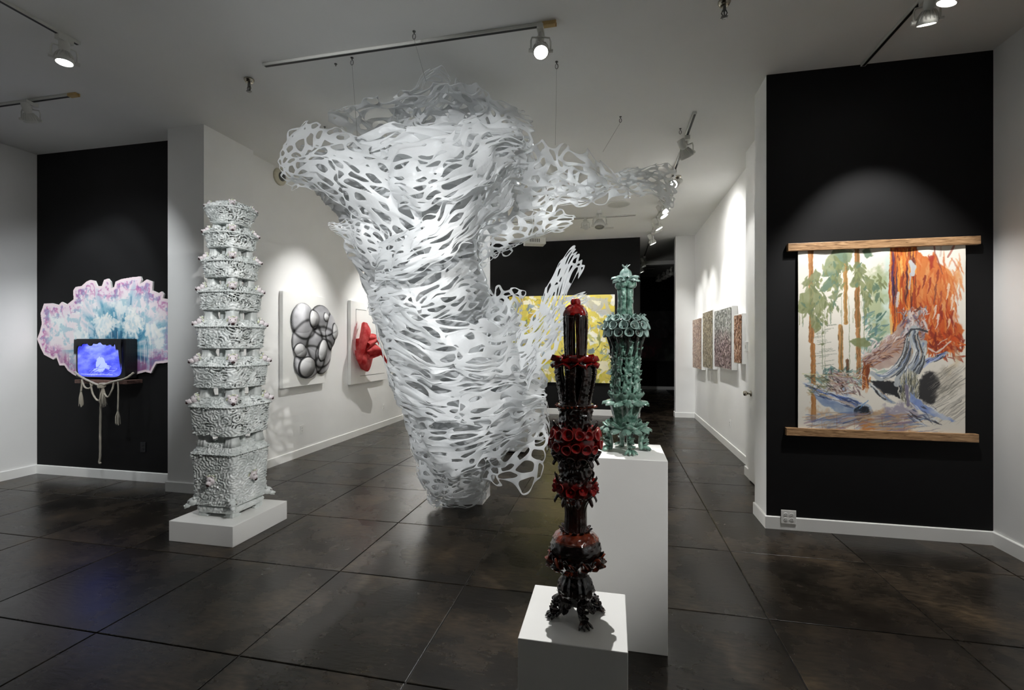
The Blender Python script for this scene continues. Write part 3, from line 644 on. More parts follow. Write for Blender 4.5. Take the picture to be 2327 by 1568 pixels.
NS = empty('hanging_sculpture', (-1.47, 4.64, 0)); tag(NS, 'huge white net sculpture of torn film sheets swirling around the column', 'sculpture')
NO = np.array(NS.location)
def patch_fn(ctrl):     # ctrl[rows][cols] of (px, py, depth)
    W_ = np.array([[tuple(at(a, b_, min(d_, 2.14*F/max(1, CY-b_)))) for a, b_, d_ in row] for row in ctrl])
    def fn(u, v):
        cols = np.stack([cr(W_[:, j], v) for j in range(W_.shape[1])], 0)      # cols, N, 3
        n = cols.shape[0]; x = np.clip(u, 0, 1)*(n-1); i = np.minimum(np.floor(x).astype(int), n-2); f = (x-i)[:, None]; k = np.arange(len(u))
        G = lambda q: cols[np.clip(q, 0, n-1), k]
        p1, p2 = G(i), G(i+1); p0 = np.where((i > 0)[:, None], G(i-1), 2*p1-p2); p3 = np.where((i+2 < n)[:, None], G(i+2), 2*p2-p1)
        return .5*((2*p1)+(-p0+p2)*f+(2*p0-5*p1+4*p2-p3)*f*f+(-p0+3*p1-3*p2+p3)*f**3)
    return fn
def funnel_fn(rows, dr, seed, fold=.07, k=1.0, cd=None, lobes=4, twist=3.0):
    pr = np.array(rows, float)      # py, left, right, depth centre
    ph = np.random.default_rng(seed).random(4)*6
    def fn(u, v):
        t = np.clip(v, 0, 1)*(len(pr)-1); q = np.arange(len(pr)); g_ = lambda c: np.interp(t, q, pr[:, c])
        py, L, R, d = g_(0), g_(1), g_(2), g_(3); th = 2*PI*u
        f = 1+fold*np.sin(lobes*th+twist*2*v+ph[0])+fold*.7*np.sin((lobes+3)*th-twist*1.3*v*2+ph[1])
        hw = (R-L)/2*k/F*d; c = (L+R)/2
        base = np.array([tuple(at(a, b_, e)) for a, b_, e in zip(c, py, d)])
        P = base+np.outer(hw*np.cos(th)*f, np.array(Rv))-np.outer(hw*dr*np.sin(th)*f, np.array(Fv))
        P[:, 2] += .10*np.cos(th+1)*np.clip(v*4, 0, 1)+.05*np.sin(2*th+ph[2])*np.clip(v*4, 0, 1)
        return P
    return fn
def net(name, fn, nu, nv, seed, closed=False, shear=0, amp=.03, solid=.0, hole=(.45, .85), jit=.22, big=None, sub=1, nfreq=3.2, thick=.003, drop=0.0, warp=1.5, fine=1.0):
    rg = np.random.default_rng(seed); key = {}; pos = []
    OFF = [(0, 2), (1, 1), (1, -1), (0, -2), (-1, -1), (-1, 1)]
    def vert(a, c):
        k = ((a % (2*nu)) if closed else a, c)
        if k not in key: key[k] = len(pos); pos.append((a/2+rg.normal()*jit*.55, c/3+rg.normal()*jit*.5))
        return key[k]
    extra = []; faces = []
    cells = []
    for j in range(nv):
        for i in range(nu):
            if rg.random() < drop: continue
            cx, cy = 2*i+(j % 2), 3*j
            ids = [vert(cx+ox, cy+oy) for ox, oy in OFF]; cells.append((cx/2, cy/3, ids, j))
    base_n = len(pos)
    hp = []; mids = {}; mpos = []
    for cx, cy, ids, j in cells:
        for q in range(6):
            a, b_ = ids[q], ids[(q+1) % 6]; k = (min(a, b_), max(a, b_))
            if k not in mids:
                pa_, pb_ = np.array(pos[a]), np.array(pos[b_])
                if closed: pb_[0] = pa_[0]+((pb_[0]-pa_[0]+nu/2) % nu)-nu/2
                mids[k] = base_n+len(mpos); mpos.append(tuple((pa_+pb_)/2+rg.normal(size=2)*jit*.22))
    allp = pos+mpos; base_n = len(allp)
    for cx, cy, ids, j in cells:
        ring = []
        for q in range(6): a, b_ = ids[q], ids[(q+1) % 6]; ring += [a, mids[(min(a, b_), max(a, b_))]]
        V_ = np.array([allp[k] for k in ring])
        if closed: V_[:, 0] = cx+((V_[:, 0]-cx+nu/2) % nu)-nu/2
        ctr = V_.mean(0); o = base_n+len(hp)
        if rg.random() < solid: s_ = rg.uniform(.04, .12)
        else: s_ = rg.uniform(*hole)
        hs = [ctr+(p-ctr)*min(.97, s_*rg.uniform(.72, 1.12)) for p in V_]; hp += [tuple(h_) for h_ in hs]
        for q in range(12): faces.append((ring[q], ring[(q+1) % 12], o+(q+1) % 12, o+q))
    pos = allp
    L = np.array(pos+hp); y0, y1 = -2/3, (nv-1)+2/3; x0, x1 = -.5, nu
    v = (L[:, 1]-y0)/(y1-y0); u = L[:, 0]/nu+shear*v if closed else (L[:, 0]-x0)/(x1-x0)
    wz_ = np.stack([L[:, 0]*.55+seed, L[:, 1]*.55, np.full(len(L), seed*.37)], -1)
    if not closed:
        ed = np.clip(np.minimum(np.minimum(u, 1-u), np.minimum(v, 1-v))*6, 0, 1); u = u+(vnoise(wz_)-.5)*ed*warp/nu; v = v+(vnoise(wz_+31)-.5)*ed*warp*1.3/nv
    else: v = v+(vnoise(wz_*np.array([0, 1, 1])+31)-.5)*warp/nv
    P = fn(u, v)
    n3 = np.stack([vnoise(P*nfreq+11*k+seed) for k in range(3)], -1)-.5; n4 = np.stack([vnoise(P*nfreq*3.2+5*k+seed) for k in range(3)], -1)-.5
    P = P+n3*amp*2+n4*amp*1.5*fine; P[:, 2] = np.minimum(P[:, 2], CH-.10); P = P-NO
    me = bpy.data.meshes.new(name); me.from_pydata(P.tolist(), [], faces); me.materials.append(M['film']); me.polygons.foreach_set('use_smooth', [True]*len(faces)); me.update()
    o = bpy.data.objects.new(name, me); C.objects.link(o); o.parent = NS
    sd = o.modifiers.new('solid', 'SOLIDIFY'); sd.thickness = thick; sd.offset = 0
    sb = o.modifiers.new('subsurf', 'SUBSURF'); sb.levels = sub; sb.render_levels = sub
    return o
D0 = 4.62
ROWS = [(1142, 985, 1108, 4.60), (1120, 978, 1112, 4.60), (1085, 955, 1126, 4.6), (1040, 946, 1150, 4.6), (990, 938, 1196, 4.6), (940, 922, 1226, D0), (890, 904, 1244, D0), (840, 888, 1218, D0), (790, 872, 1190, D0), (740, 858, 1160, D0),
        (690, 846, 1112, D0), (640, 830, 1086, D0), (590, 812, 1082, D0), (540, 800, 1100, D0), (490, 778, 1126, D0), (440, 748, 1160, D0), (395, 712, 1195, D0), (350, 690, 1225, D0)]
net('torn_sheet', funnel_fn(ROWS, .70, 1, .05, 1.0), 15, 50, 101, True, shear=.7, amp=.045, hole=(.25, .85), solid=.15, jit=.3)
net('torn_sheet', funnel_fn(ROWS[2:], .66, 2, .07, .86), 12, 40, 102, True, shear=.9, amp=.06, hole=(.3, .75), solid=.35, jit=.3)
net('torn_sheet', funnel_fn(ROWS[5:16], .60, 3, .10, .74, lobes=3), 9, 26, 103, True, shear=.5, amp=.07, hole=(.2, .65), solid=.5, jit=.3)
# loose front sweeps: (px, py, depth) control nets, rows run along the sweep
def sweep(ctrl, nu, nv, seed, **kw): return net('torn_sheet', patch_fn(ctrl), nu, nv, seed, **kw)
# left wing, rising to the ragged tip
sweep([[(980, 600, 3.75), (960, 500, 3.7), (930, 420, 3.75), (930, 350, 3.95)], [(880, 540, 3.75), (850, 450, 3.65), (830, 380, 3.7), (850, 315, 3.95)], [(790, 485, 3.85), (765, 425, 3.75), (745, 350, 3.75), (770, 290, 4.0)],
       [(715, 440, 3.95), (690, 400, 3.9), (680, 340, 3.9), (715, 280, 4.05)], [(655, 432, 4.05), (635, 395, 4.0), (628, 345, 4.0), (680, 280, 4.1)]], 8, 11, 201, amp=.035, hole=(.5, .85), jit=.2, solid=.1)
sweep([[(900, 650, 3.85), (890, 570, 3.8), (880, 480, 3.85)], [(840, 605, 3.85), (825, 540, 3.8), (810, 480, 3.85)], [(805, 570, 3.95), (785, 530, 3.9), (778, 500, 3.95)], [(765, 538, 4.0), (745, 515, 4.0), (742, 506, 4.05)]], 6, 8, 202, amp=.025, hole=(.4, .8), jit=.2)
# ragged loops along the lower left edge
sweep([[(965, 985, 4.15), (945, 985, 4.15), (930, 990, 4.2)], [(975, 1020, 4.1), (950, 1025, 4.1), (936, 1030, 4.15)], [(985, 1050, 4.05), (960, 1062, 4.1), (950, 1065, 4.15)]], 4, 4, 230, amp=.03, hole=(.5, .8), jit=.2)
sweep([[(985, 1035, 4.0), (965, 1045, 4.05), (950, 1040, 4.1)], [(990, 1075, 4.0), (970, 1085, 4.0), (955, 1080, 4.1)], [(1010, 1105, 4.0), (990, 1118, 4.05), (972, 1108, 4.1)]], 3, 5, 231, amp=.025, hole=(.6, .85), jit=.2)
sweep([[(1010, 1080, 3.95), (992, 1095, 4.0), (980, 1092, 4.05)], [(1025, 1110, 3.95), (1005, 1122, 4.0), (984, 1120, 4.05)], [(1050, 1125, 4.0), (1030, 1142, 4.05), (1010, 1144, 4.1)]], 3, 4, 232, amp=.02, hole=(.6, .85), jit=.2)
sweep([[(860, 760, 4.3), (840, 690, 4.3), (832, 640, 4.3)], [(880, 830, 4.2), (858, 760, 4.25), (848, 700, 4.25)], [(900, 890, 4.15), (880, 840, 4.2), (868, 790, 4.2)]], 3, 7, 233, amp=.03, hole=(.55, .85), jit=.22)
# crossing bands on the front
sweep([[(840, 640, 3.85), (835, 600, 3.85), (830, 560, 3.9)], [(920, 640, 3.55), (920, 580, 3.5), (920, 520, 3.55)], [(1010, 600, 3.5), (1010, 530, 3.45), (1010, 450, 3.5)], [(1100, 530, 3.7), (1100, 450, 3.65), (1110, 370, 3.75)], [(1180, 440, 4.0), (1170, 380, 4.0), (1170, 320, 4.1)]], 9, 9, 203, amp=.05, hole=(.3, .9), solid=.28)
sweep([[(850, 470, 3.9), (840, 420, 3.9), (850, 330, 4.0)], [(930, 480, 3.6), (930, 410, 3.55), (930, 320, 3.7)], [(1010, 460, 3.5), (1020, 380, 3.5), (1020, 290, 3.7)], [(1100, 420, 3.65), (1100, 340, 3.7), (1090, 265, 3.9)], [(1170, 380, 3.95), (1190, 320, 4.0), (1180, 270, 4.1)]], 9, 8, 204, amp=.05, hole=(.3, .85), solid=.3)
sweep([[(880, 800, 3.9), (870, 740, 3.9), (850, 680, 3.95)], [(960, 850, 3.6), (960, 780, 3.55), (940, 700, 3.55)], [(1060, 860, 3.5), (1060, 790, 3.45), (1050, 720, 3.5)], [(1150, 850, 3.6), (1150, 790, 3.6), (1130, 730, 3.7)], [(1215, 820, 3.8), (1210, 770, 3.8), (1190, 720, 3.9)]], 8, 8, 205, amp=.05, hole=(.3, .9), solid=.15)
sweep([[(900, 920, 3.95), (890, 860, 3.95), (880, 800, 4.0)], [(980, 960, 3.6), (980, 900, 3.6), (970, 840, 3.6)], [(1080, 970, 3.55), (1080, 900, 3.5), (1080, 840, 3.55)], [(1170, 950, 3.65), (1175, 880, 3.65), (1170, 820, 3.7)], [(1240, 930, 3.9), (1248, 880, 3.9), (1235, 830, 3.95)]], 8, 8, 206, amp=.05, hole=(.3, .9), solid=.15)
sweep([[(945, 1060, 4.05), (930, 1000, 4.05), (925, 940, 4.05)], [(1010, 1080, 3.75), (1000, 1010, 3.7), (990, 940, 3.7)], [(1090, 1070, 3.7), (1090, 1000, 3.65), (1090, 930, 3.65)], [(1180, 1030, 3.8), (1180, 970, 3.75), (1180, 900, 3.75)], [(1240, 1010, 4.0), (1245, 950, 4.0), (1245, 890, 4.0)]], 8, 8, 207, amp=.045, hole=(.35, .92), solid=.1)
sweep([[(960, 1020, 4.0), (950, 1060, 4.0), (962, 1095, 4.05)], [(1000, 1050, 3.9), (985, 1085, 3.9), (985, 1120, 3.95)], [(1050, 1080, 3.9), (1040, 1105, 3.9), (1020, 1135, 3.95)], [(1105, 1060, 4.0), (1095, 1100, 4.0), (1080, 1130, 4.05)]], 5, 8, 208, amp=.03, hole=(.35, .8))
sweep([[(840, 730, 3.95), (832, 685, 3.95), (828, 640, 3.95)], [(920, 745, 3.75), (920, 690, 3.7), (915, 630, 3.75)], [(1010, 725, 3.7), (1010, 665, 3.65), (1005, 600, 3.7)], [(1085, 690, 3.9), (1082, 640, 3.9), (1078, 590, 3.95)]], 7, 7, 240, amp=.05, hole=(.4, .9), solid=.12, jit=.26)
# lower right skirt with big open loops
sweep([[(1090, 1000, 3.9), (1100, 1060, 3.85), (1095, 1105, 3.9)], [(1140, 990, 3.85), (1150, 1055, 3.8), (1145, 1105, 3.85)], [(1195, 975, 3.9), (1205, 1050, 3.85), (1195, 1125, 3.9)], [(1240, 940, 4.0), (1248, 1020, 3.95), (1225, 1110, 4.0)]], 4, 5, 209, amp=.02, hole=(.72, .88), jit=.17, sub=2)
sweep([[(1200, 880, 3.95), (1195, 930, 3.95), (1200, 990, 4.0)], [(1235, 880, 4.0), (1232, 940, 4.0), (1235, 1010, 4.0)], [(1250, 930, 4.1), (1250, 970, 4.1), (1246, 1030, 4.1)]], 4, 4, 210, amp=.02, hole=(.55, .8), sub=2)
# right fan flung upward
sweep([[(1140, 900, 3.75), (1150, 830, 3.75), (1150, 770, 3.8)], [(1205, 830, 3.65), (1195, 780, 3.65), (1190, 730, 3.7)], [(1250, 750, 3.6), (1240, 715, 3.6), (1225, 680, 3.65)], [(1290, 680, 3.6), (1270, 645, 3.6), (1262, 615, 3.65)], [(1330, 605, 3.6), (1315, 575, 3.6), (1300, 545, 3.65)]], 6, 9, 211, amp=.03, hole=(.3, .68), jit=.22, sub=1)
sweep([[(1190, 880, 3.7), (1195, 830, 3.7), (1200, 790, 3.72)], [(1240, 800, 3.6), (1235, 765, 3.6), (1228, 735, 3.62)], [(1285, 735, 3.6), (1275, 700, 3.58), (1265, 680, 3.6)], [(1335, 672, 3.6), (1332, 662, 3.6), (1328, 652, 3.62)]], 5, 7, 212, amp=.025, hole=(.3, .68), jit=.22)
sweep([[(1180, 930, 3.75), (1190, 890, 3.75), (1195, 850, 3.78)], [(1220, 860, 3.65), (1215, 820, 3.65), (1215, 790, 3.68)], [(1265, 800, 3.62), (1255, 770, 3.62), (1250, 745, 3.65)], [(1300, 750, 3.6), (1295, 735, 3.62), (1285, 715, 3.65)]], 4, 7, 213, amp=.025, hole=(.3, .7), jit=.22)
# small ears to the right of the column
sweep([[(1085, 700, 4.1), (1095, 760, 4.1), (1110, 830, 4.1)], [(1120, 655, 4.15), (1130, 720, 4.15), (1140, 800, 4.15)], [(1165, 645, 4.2), (1165, 700, 4.2), (1165, 760, 4.2)], [(1195, 665, 4.25), (1190, 690, 4.25), (1185, 720, 4.25)]], 5, 6, 214, amp=.04, hole=(.55, .8), jit=.2)
# upper back fin near the ceiling
sweep([[(735, 350, 5.0), (760, 300, 5.0), (735, 262, 5.1)], [(840, 370, 4.9), (830, 290, 4.9), (815, 225, 5.0)], [(930, 350, 4.8), (930, 270, 4.8), (930, 205, 4.9)], [(1010, 340, 4.7), (1010, 250, 4.75), (1000, 165, 4.8)], [(1090, 330, 4.7), (1100, 260, 4.75), (1100, 200, 4.8)], [(1170, 350, 4.8), (1190, 290, 4.8), (1205, 260, 4.9)]], 6, 14, 215, amp=.07, hole=(.45, .8), solid=.1)
sweep([[(880, 330, 4.5), (880, 280, 4.5), (870, 220, 4.6)], [(960, 320, 4.3), (960, 250, 4.3), (950, 190, 4.4)], [(1040, 310, 4.25), (1040, 250, 4.3), (1040, 195, 4.4)], [(1130, 330, 4.3), (1130, 270, 4.3), (1130, 215, 4.4)], [(1200, 360, 4.4), (1210, 310, 4.4), (1215, 270, 4.5)]], 6, 12, 216, amp=.07, hole=(.4, .75), solid=.15)
sweep([[(940, 220, 4.7), (930, 200, 4.7)], [(970, 195, 4.65), (960, 160, 4.7)], [(1000, 185, 4.6), (995, 148, 4.7)], [(1020, 200, 4.6), (1018, 170, 4.7)]], 3, 4, 217, amp=.03, hole=(.6, .8), sub=2)
# right wing with wide holes
sweep([[(1080, 560, 4.0), (1080, 460, 4.0), (1080, 360, 4.1), (1090, 280, 4.3)], [(1170, 530, 4.1), (1180, 450, 4.1), (1190, 380, 4.2), (1200, 300, 4.4)], [(1260, 500, 4.3), (1270, 440, 4.3), (1270, 390, 4.4), (1270, 325, 4.5)], [(1340, 480, 4.5), (1350, 440, 4.5), (1345, 390, 4.6), (1340, 330, 4.7)],
       [(1410, 455, 4.7), (1410, 430, 4.7), (1400, 410, 4.75), (1400, 380, 4.8)], [(1480, 440, 4.9), (1475, 420, 4.9), (1475, 400, 4.9), (1480, 372, 5.0)], [(1540, 475, 5.1), (1550, 440, 5.1), (1545, 410, 5.1), (1525, 365, 5.1)]], 6, 15, 218, amp=.05, hole=(.5, .8), jit=.2)
sweep([[(1400, 420, 4.75), (1400, 385, 4.8)], [(1470, 440, 4.9), (1470, 380, 4.95)], [(1530, 490, 5.1), (1545, 390, 5.15)]], 3, 5, 219, amp=.03, hole=(.6, .82), sub=2)
sweep([[(1100, 500, 4.0), (1130, 420, 4.1), (1130, 330, 4.3)], [(1190, 490, 4.2), (1200, 420, 4.3), (1200, 350, 4.4)], [(1280, 470, 4.4), (1290, 430, 4.45), (1290, 380, 4.6)], [(1370, 450, 4.6), (1380, 430, 4.6), (1370, 400, 4.7)]], 5, 9, 220, amp=.07, hole=(.4, .75), solid=.1)
# rolled lower lobes of the right wing
sweep([[(1080, 620, 3.9), (1085, 560, 3.85), (1090, 500, 3.9)], [(1125, 590, 3.95), (1130, 545, 3.9), (1140, 490, 3.95)], [(1170, 565, 4.0), (1190, 535, 3.95), (1200, 480, 4.0)], [(1230, 545, 4.1), (1250, 520, 4.05), (1260, 470, 4.1)], [(1285, 535, 4.2), (1310, 515, 4.15), (1315, 488, 4.2)]], 5, 9, 221, amp=.04, hole=(.45, .8), jit=.2)
sweep([[(1090, 600, 4.0), (1100, 575, 3.95)], [(1130, 590, 4.0), (1140, 560, 3.95)], [(1165, 575, 4.05), (1170, 550, 4.0)]], 2, 3, 222, amp=.02, hole=(.6, .8), sub=2)
# suspension wires
for k, (px, py, d_) in {'a': (812, 310, 4.9), 'b': (968, 185, 4.75), 'c': (1262, 330, 4.45), 'd': (1370, 345, 4.7), 'f': (760, 310, 4.3)}.items():
    p = at(px, py, min(d_, 2.06*F/(CY-py))); MB().tube([p-NS.location, HOOK_PTS[k]-NS.location], .0012, 4).build('suspension_wire', M['metal'], NS)
# ================================================================ PAINTER (flat pigment for the pictures)
class Paint:
    def __init__(s, w_, h_, col, seed=1, n=.0):
        s.w, s.h = w_, h_; s.a = np.ones((h_, w_, 3))*np.array([int(col.lstrip('#')[i:i+2], 16)/255 for i in (0, 2, 4)])
        s.ys = 1.0; s.r = np.random.default_rng(seed); s.asp = h_/w_
        s.Y, s.X = np.mgrid[0:h_, 0:w_]; s.X = (s.X+.5)/w_; s.Y = (s.Y+.5)/w_      # both in units of width
        P = np.stack([s.X*14, s.Y*14, np.full(s.X.shape, seed*1.37)], -1)
        s.n1 = fbm(P, 4); s.n2 = fbm(P*2.7+50, 3); s.n3 = fbm(P*np.array([5, 1, 1])+90, 3)
    def c(s, col): return np.array([int(col.lstrip('#')[i:i+2], 16)/255 for i in (0, 2, 4)]) if isinstance(col, str) else np.array(col)
    def mixin(s, sl, m_, col):
        s.a[sl] = s.a[sl]*(1-m_[..., None])+s.c(col)*m_[..., None]
    def win(s, x0, y0, x1, y1):
        return np.s_[max(0, int(y0*s.w)-1):max(0, min(s.h, int(y1*s.w)+2)), max(0, int(x0*s.w)-1):max(0, min(s.w, int(x1*s.w)+2))]
    def stroke(s, pts, wd, col, al=1., rough=.5, soft=.15, dry=0.):
        pts = np.array(pts, float)*np.array([1, s.ys]); wds = np.broadcast_to(np.array(wd, float), (len(pts),)) if np.ndim(wd) else np.full(len(pts), wd)
        mw = wds.max()*1.6+.004; sl = s.win(pts[:, 0].min()-mw, pts[:, 1].min()-mw, pts[:, 0].max()+mw, pts[:, 1].max()+mw)
        X, Y = s.X[sl], s.Y[sl]
        if X.size == 0: return
        best = np.full(X.shape, 9.)
        for (a, b_, wa, wb) in zip(pts[:-1], pts[1:], wds[:-1], wds[1:]):
            d_ = b_-a; L = max(1e-9, d_ @ d_); t = np.clip(((X-a[0])*d_[0]+(Y-a[1])*d_[1])/L, 0, 1)
            best = np.minimum(best, np.hypot(X-a[0]-t*d_[0], Y-a[1]-t*d_[1])/(wa+(wb-wa)*t+1e-6)*2)
        best = best+(s.n2[sl]-.5)*rough*2
        m_ = np.clip((1-best)/max(soft, .02)+.5, 0, 1)*al
        if dry: m_ = m_*np.clip((s.n3[sl]-dry)*8+.5, 0, 1)
        s.mixin(sl, m_, col)
    def poly(s, pts, col, al=1., rough=.01, soft=.004, dry=0., tex=0., col2=None):
        pts = np.array(pts, float)*np.array([1, s.ys]); e = rough+soft; sl = s.win(pts[:, 0].min()-e, pts[:, 1].min()-e, pts[:, 0].max()+e, pts[:, 1].max()+e)
        X = s.X[sl]+(s.n1[sl]-.5)*rough*3; Y = s.Y[sl]+(s.n2[sl]-.5)*rough*3
        if X.size == 0: return
        ins = np.zeros(X.shape, bool); dist = np.full(X.shape, 9.)
        for a, b_ in zip(pts, np.roll(pts, -1, 0)):
            cnd = (a[1] > Y) != (b_[1] > Y); ins ^= cnd & (X < (b_[0]-a[0])*(Y-a[1])/(b_[1]-a[1]+1e-12)+a[0])
            d_ = b_-a; t = np.clip(((X-a[0])*d_[0]+(Y-a[1])*d_[1])/max(1e-9, d_ @ d_), 0, 1); dist = np.minimum(dist, np.hypot(X-a[0]-t*d_[0], Y-a[1]-t*d_[1]))
        m_ = np.clip(np.where(ins, dist, -dist)/soft+.5, 0, 1)*al
        if dry: m_ = m_*np.clip((s.n3[sl]-dry)*6+.5, 0, 1)
        if col2 is not None:
            k = np.clip((s.n1[sl]-.35)/.3, 0, 1)[..., None]; cc = s.c(col)*(1-k)+s.c(col2)*k; s.a[sl] = s.a[sl]*(1-m_[..., None])+cc*m_[..., None]
        else: s.mixin(sl, m_, col)
    def dabs(s, n, box, cols, L, wd, ang, da=.4, al=.8, curve=.3, **kw):
        for _ in range(n):
            x, y = s.r.uniform(box[0], box[2]), s.r.uniform(box[1], box[3]); t = ang+s.r.normal()*da; l = L*s.r.uniform(.4, 1.3); k = s.r.normal()*curve
            pts = [(x+l*(q-.5)*math.cos(t+k*(q-.5)), y+l*(q-.5)*math.sin(t+k*(q-.5))) for q in (0, .33, .66, 1)]
            s.stroke(pts, np.array([.5, 1, .9, .3])*wd*s.r.uniform(.5, 1.4), cols[s.r.integers(len(cols))], al, **kw)
    def warp(s, amt, sc=30):
        P = np.stack([s.X*sc, s.Y*sc, np.full(s.X.shape, 3.3)], -1); dx = (fbm(P, 3)-.5)*amt*s.w*2; dy = (fbm(P+40, 3)-.5)*amt*s.w*2
        x = np.clip(s.X*s.w-.5+dx, 0, s.w-1.001); y = np.clip(s.Y*s.w-.5+dy, 0, s.h-1.001); i, j = x.astype(int), y.astype(int); fx, fy = (x-i)[..., None], (y-j)[..., None]
        s.a = (s.a[j, i]*(1-fx)+s.a[j, i+1]*fx)*(1-fy)+(s.a[j+1, i]*(1-fx)+s.a[j+1, i+1]*fx)*fy
    def lin(s):
        a = np.clip(s.a, 0, 1); return np.where(a <= .04045, a/12.92, ((a+.055)/1.055)**2.4)
    def sheet(s, name, mat, W_, H_, parent=None, mask=None, zfn=None, x0=0):
        """upright sheet, local x to the right, z up from its lower edge, facing -y"""
        X = (np.arange(s.w))/(s.w-1)*W_+x0; Z = H_-(np.arange(s.h))/(s.h-1)*H_
        XX, ZZ = np.meshgrid(X, Z); YY = zfn(XX, ZZ) if zfn else np.zeros_like(XX)
        P = np.stack([XX, YY, ZZ], -1).reshape(-1, 3); idx = np.arange(s.w*s.h).reshape(s.h, s.w)
        Fq = np.stack([idx[1:, :-1], idx[1:, 1:], idx[:-1, 1:], idx[:-1, :-1]], -1).reshape(-1, 4); col = s.lin().reshape(-1, 3)
        if mask is not None:
            k = mask[:-1, :-1] & mask[1:, :-1] & mask[:-1, 1:] & mask[1:, 1:]; Fq = Fq[k.ravel()]; u, inv = np.unique(Fq, return_inverse=True); P = P[u]; col = col[u]; Fq = inv.reshape(-1, 4)
        me = bpy.data.meshes.new(name); me.vertices.add(len(P)); me.vertices.foreach_set('co', P.ravel()); nf = len(Fq)
        me.loops.add(nf*4); me.loops.foreach_set('vertex_index', Fq.ravel().astype(np.int32)); me.polygons.add(nf); me.polygons.foreach_set('loop_start', np.arange(0, nf*4, 4, dtype=np.int32))
        me.update(calc_edges=True); me.materials.append(mat); set_paint(me, col); me.polygons.foreach_set('use_smooth', [True]*nf)
        o = bpy.data.objects.new(name, me); C.objects.link(o)
        if parent: o.parent = parent
        return o
def in_poly(X, Y, pts):
    ins = np.zeros(X.shape, bool)
    for a, b_ in zip(pts, pts[1:]+pts[:1]): ins ^= ((a[1] > Y) != (b_[1] > Y)) & (X < (b_[0]-a[0])*(Y-a[1])/(b_[1]-a[1]+1e-12)+a[0])
    return ins
M['paper'] = attr_mat('painted_paper', .75, 0, .08, 300); M['canvas'] = attr_mat('painted_canvas', .55, .15, .15, 260); M['print'] = attr_mat('printed_vinyl', .5)

# ================================================================ FOREST SCROLL (right black wall)
SW, SH = 1.205, 1.54
p = Paint(430, 550, '#efeade', 11); p.ys = 1.175
q = lambda L: [(x/1100., y/1100.) for x, y in L]        # coordinates in a 1100 wide frame, origin at the sheet corner
K = q
p.poly(K([(590, 0), (640, 0), (640, 700), (600, 760), (570, 500)]), '#cfe6da', .7, .02, .03)
for x0, y0, x1, y1 in ((400, 640, 620, 880), (60, 850, 450, 900)): p.dabs(60, (x0/1100, y0/1100, x1/1100, y1/1100), ['#a9c3b4', '#6f9486', '#cbd8c8', '#8fa9b4'], .07, .016, .3, .9, .5, soft=.5)
p.poly(K([(480, 180), (560, 150), (610, 220), (600, 560), (540, 640), (500, 520)]), '#8fa269', .6, .05, .05)
p.dabs(70, (.42, .40, .54, .66), ['#42675a', '#7da08b', '#b6cbbd', '#5b7f86'], .07, .014, 2.6, .5, .7, soft=.3)
# slim trunks
def trunk(x, y0, y1, wd, cols):
    wd *= 1.4; p.stroke(K([(x, y0), (x+3, (y0+y1)/2), (x+4, y1)]), wd/1100, cols[0], .95, .3); p.stroke(K([(x+wd*.25, y0), (x+wd*.2, y1)]), wd*.3/1100, cols[1], .7, .8)
    p.dabs(10, ((x-wd*.4)/1100, y0/1100, (x+wd*.4)/1100, y1/1100), cols, .05, .006, 1.57, .1, .7)
trunk(90, 10, 620, 24, ['#b37a45', '#8a5a34']); trunk(104, 640, 1130, 24, ['#a8703c', '#c8935a'])
trunk(325, 60, 500, 20, ['#b98a4e', '#7d6a3a']); trunk(405, 0, 520, 24, ['#a06c3a', '#6d5a33']); trunk(412, 540, 850, 22, ['#b88350', '#7b5a3a']); trunk(292, 520, 860, 24, ['#bd8d55', '#6e5537']); trunk(338, 740, 850, 14, ['#7d5a3c', '#4c3a2a'])
for x in (168, 185, 300, 455, 352): p.stroke(K([(x, 330), (x+1, 800)]), .0035, '#7c8a63', .7)
# green boughs with drips
G = ['#878f60', '#7d875a', '#747d58', '#647d66', '#959a72']
for pts in ([(250, 20), (390, 30), (360, 110), (300, 120), (270, 330), (235, 390), (250, 240), (180, 300), (140, 290), (215, 190), (160, 190), (200, 90)], [(10, 310), (80, 270), (90, 230), (170, 330), (215, 380), (190, 400), (170, 430), (195, 470), (130, 430), (110, 380), (60, 440), (30, 500), (50, 430), (0, 430)],
            [(20, 240), (90, 190), (120, 150), (160, 180), (140, 220), (160, 240), (100, 230), (60, 260)], [(400, 100), (430, 110), (470, 180), (430, 200), (460, 270), (440, 290), (480, 370), (440, 340), (420, 260), (370, 280), (350, 250), (400, 200)],
            [(440, 30), (480, 20), (520, 70), (480, 90)], [(440, 350), (470, 330), (500, 360), (470, 380), (490, 410)], [(200, 330), (290, 290), (250, 340), (270, 360)], [(100, 430), (150, 470), (160, 520), (120, 560), (90, 500)], [(350, 620), (460, 590), (500, 640), (430, 660)], [(130, 640), (185, 630), (180, 650)], [(450, 200), (520, 230), (500, 330), (460, 280)]):
    p.poly(K(pts), G[p.r.integers(5)], .9, .012, .006, col2=G[p.r.integers(5)])
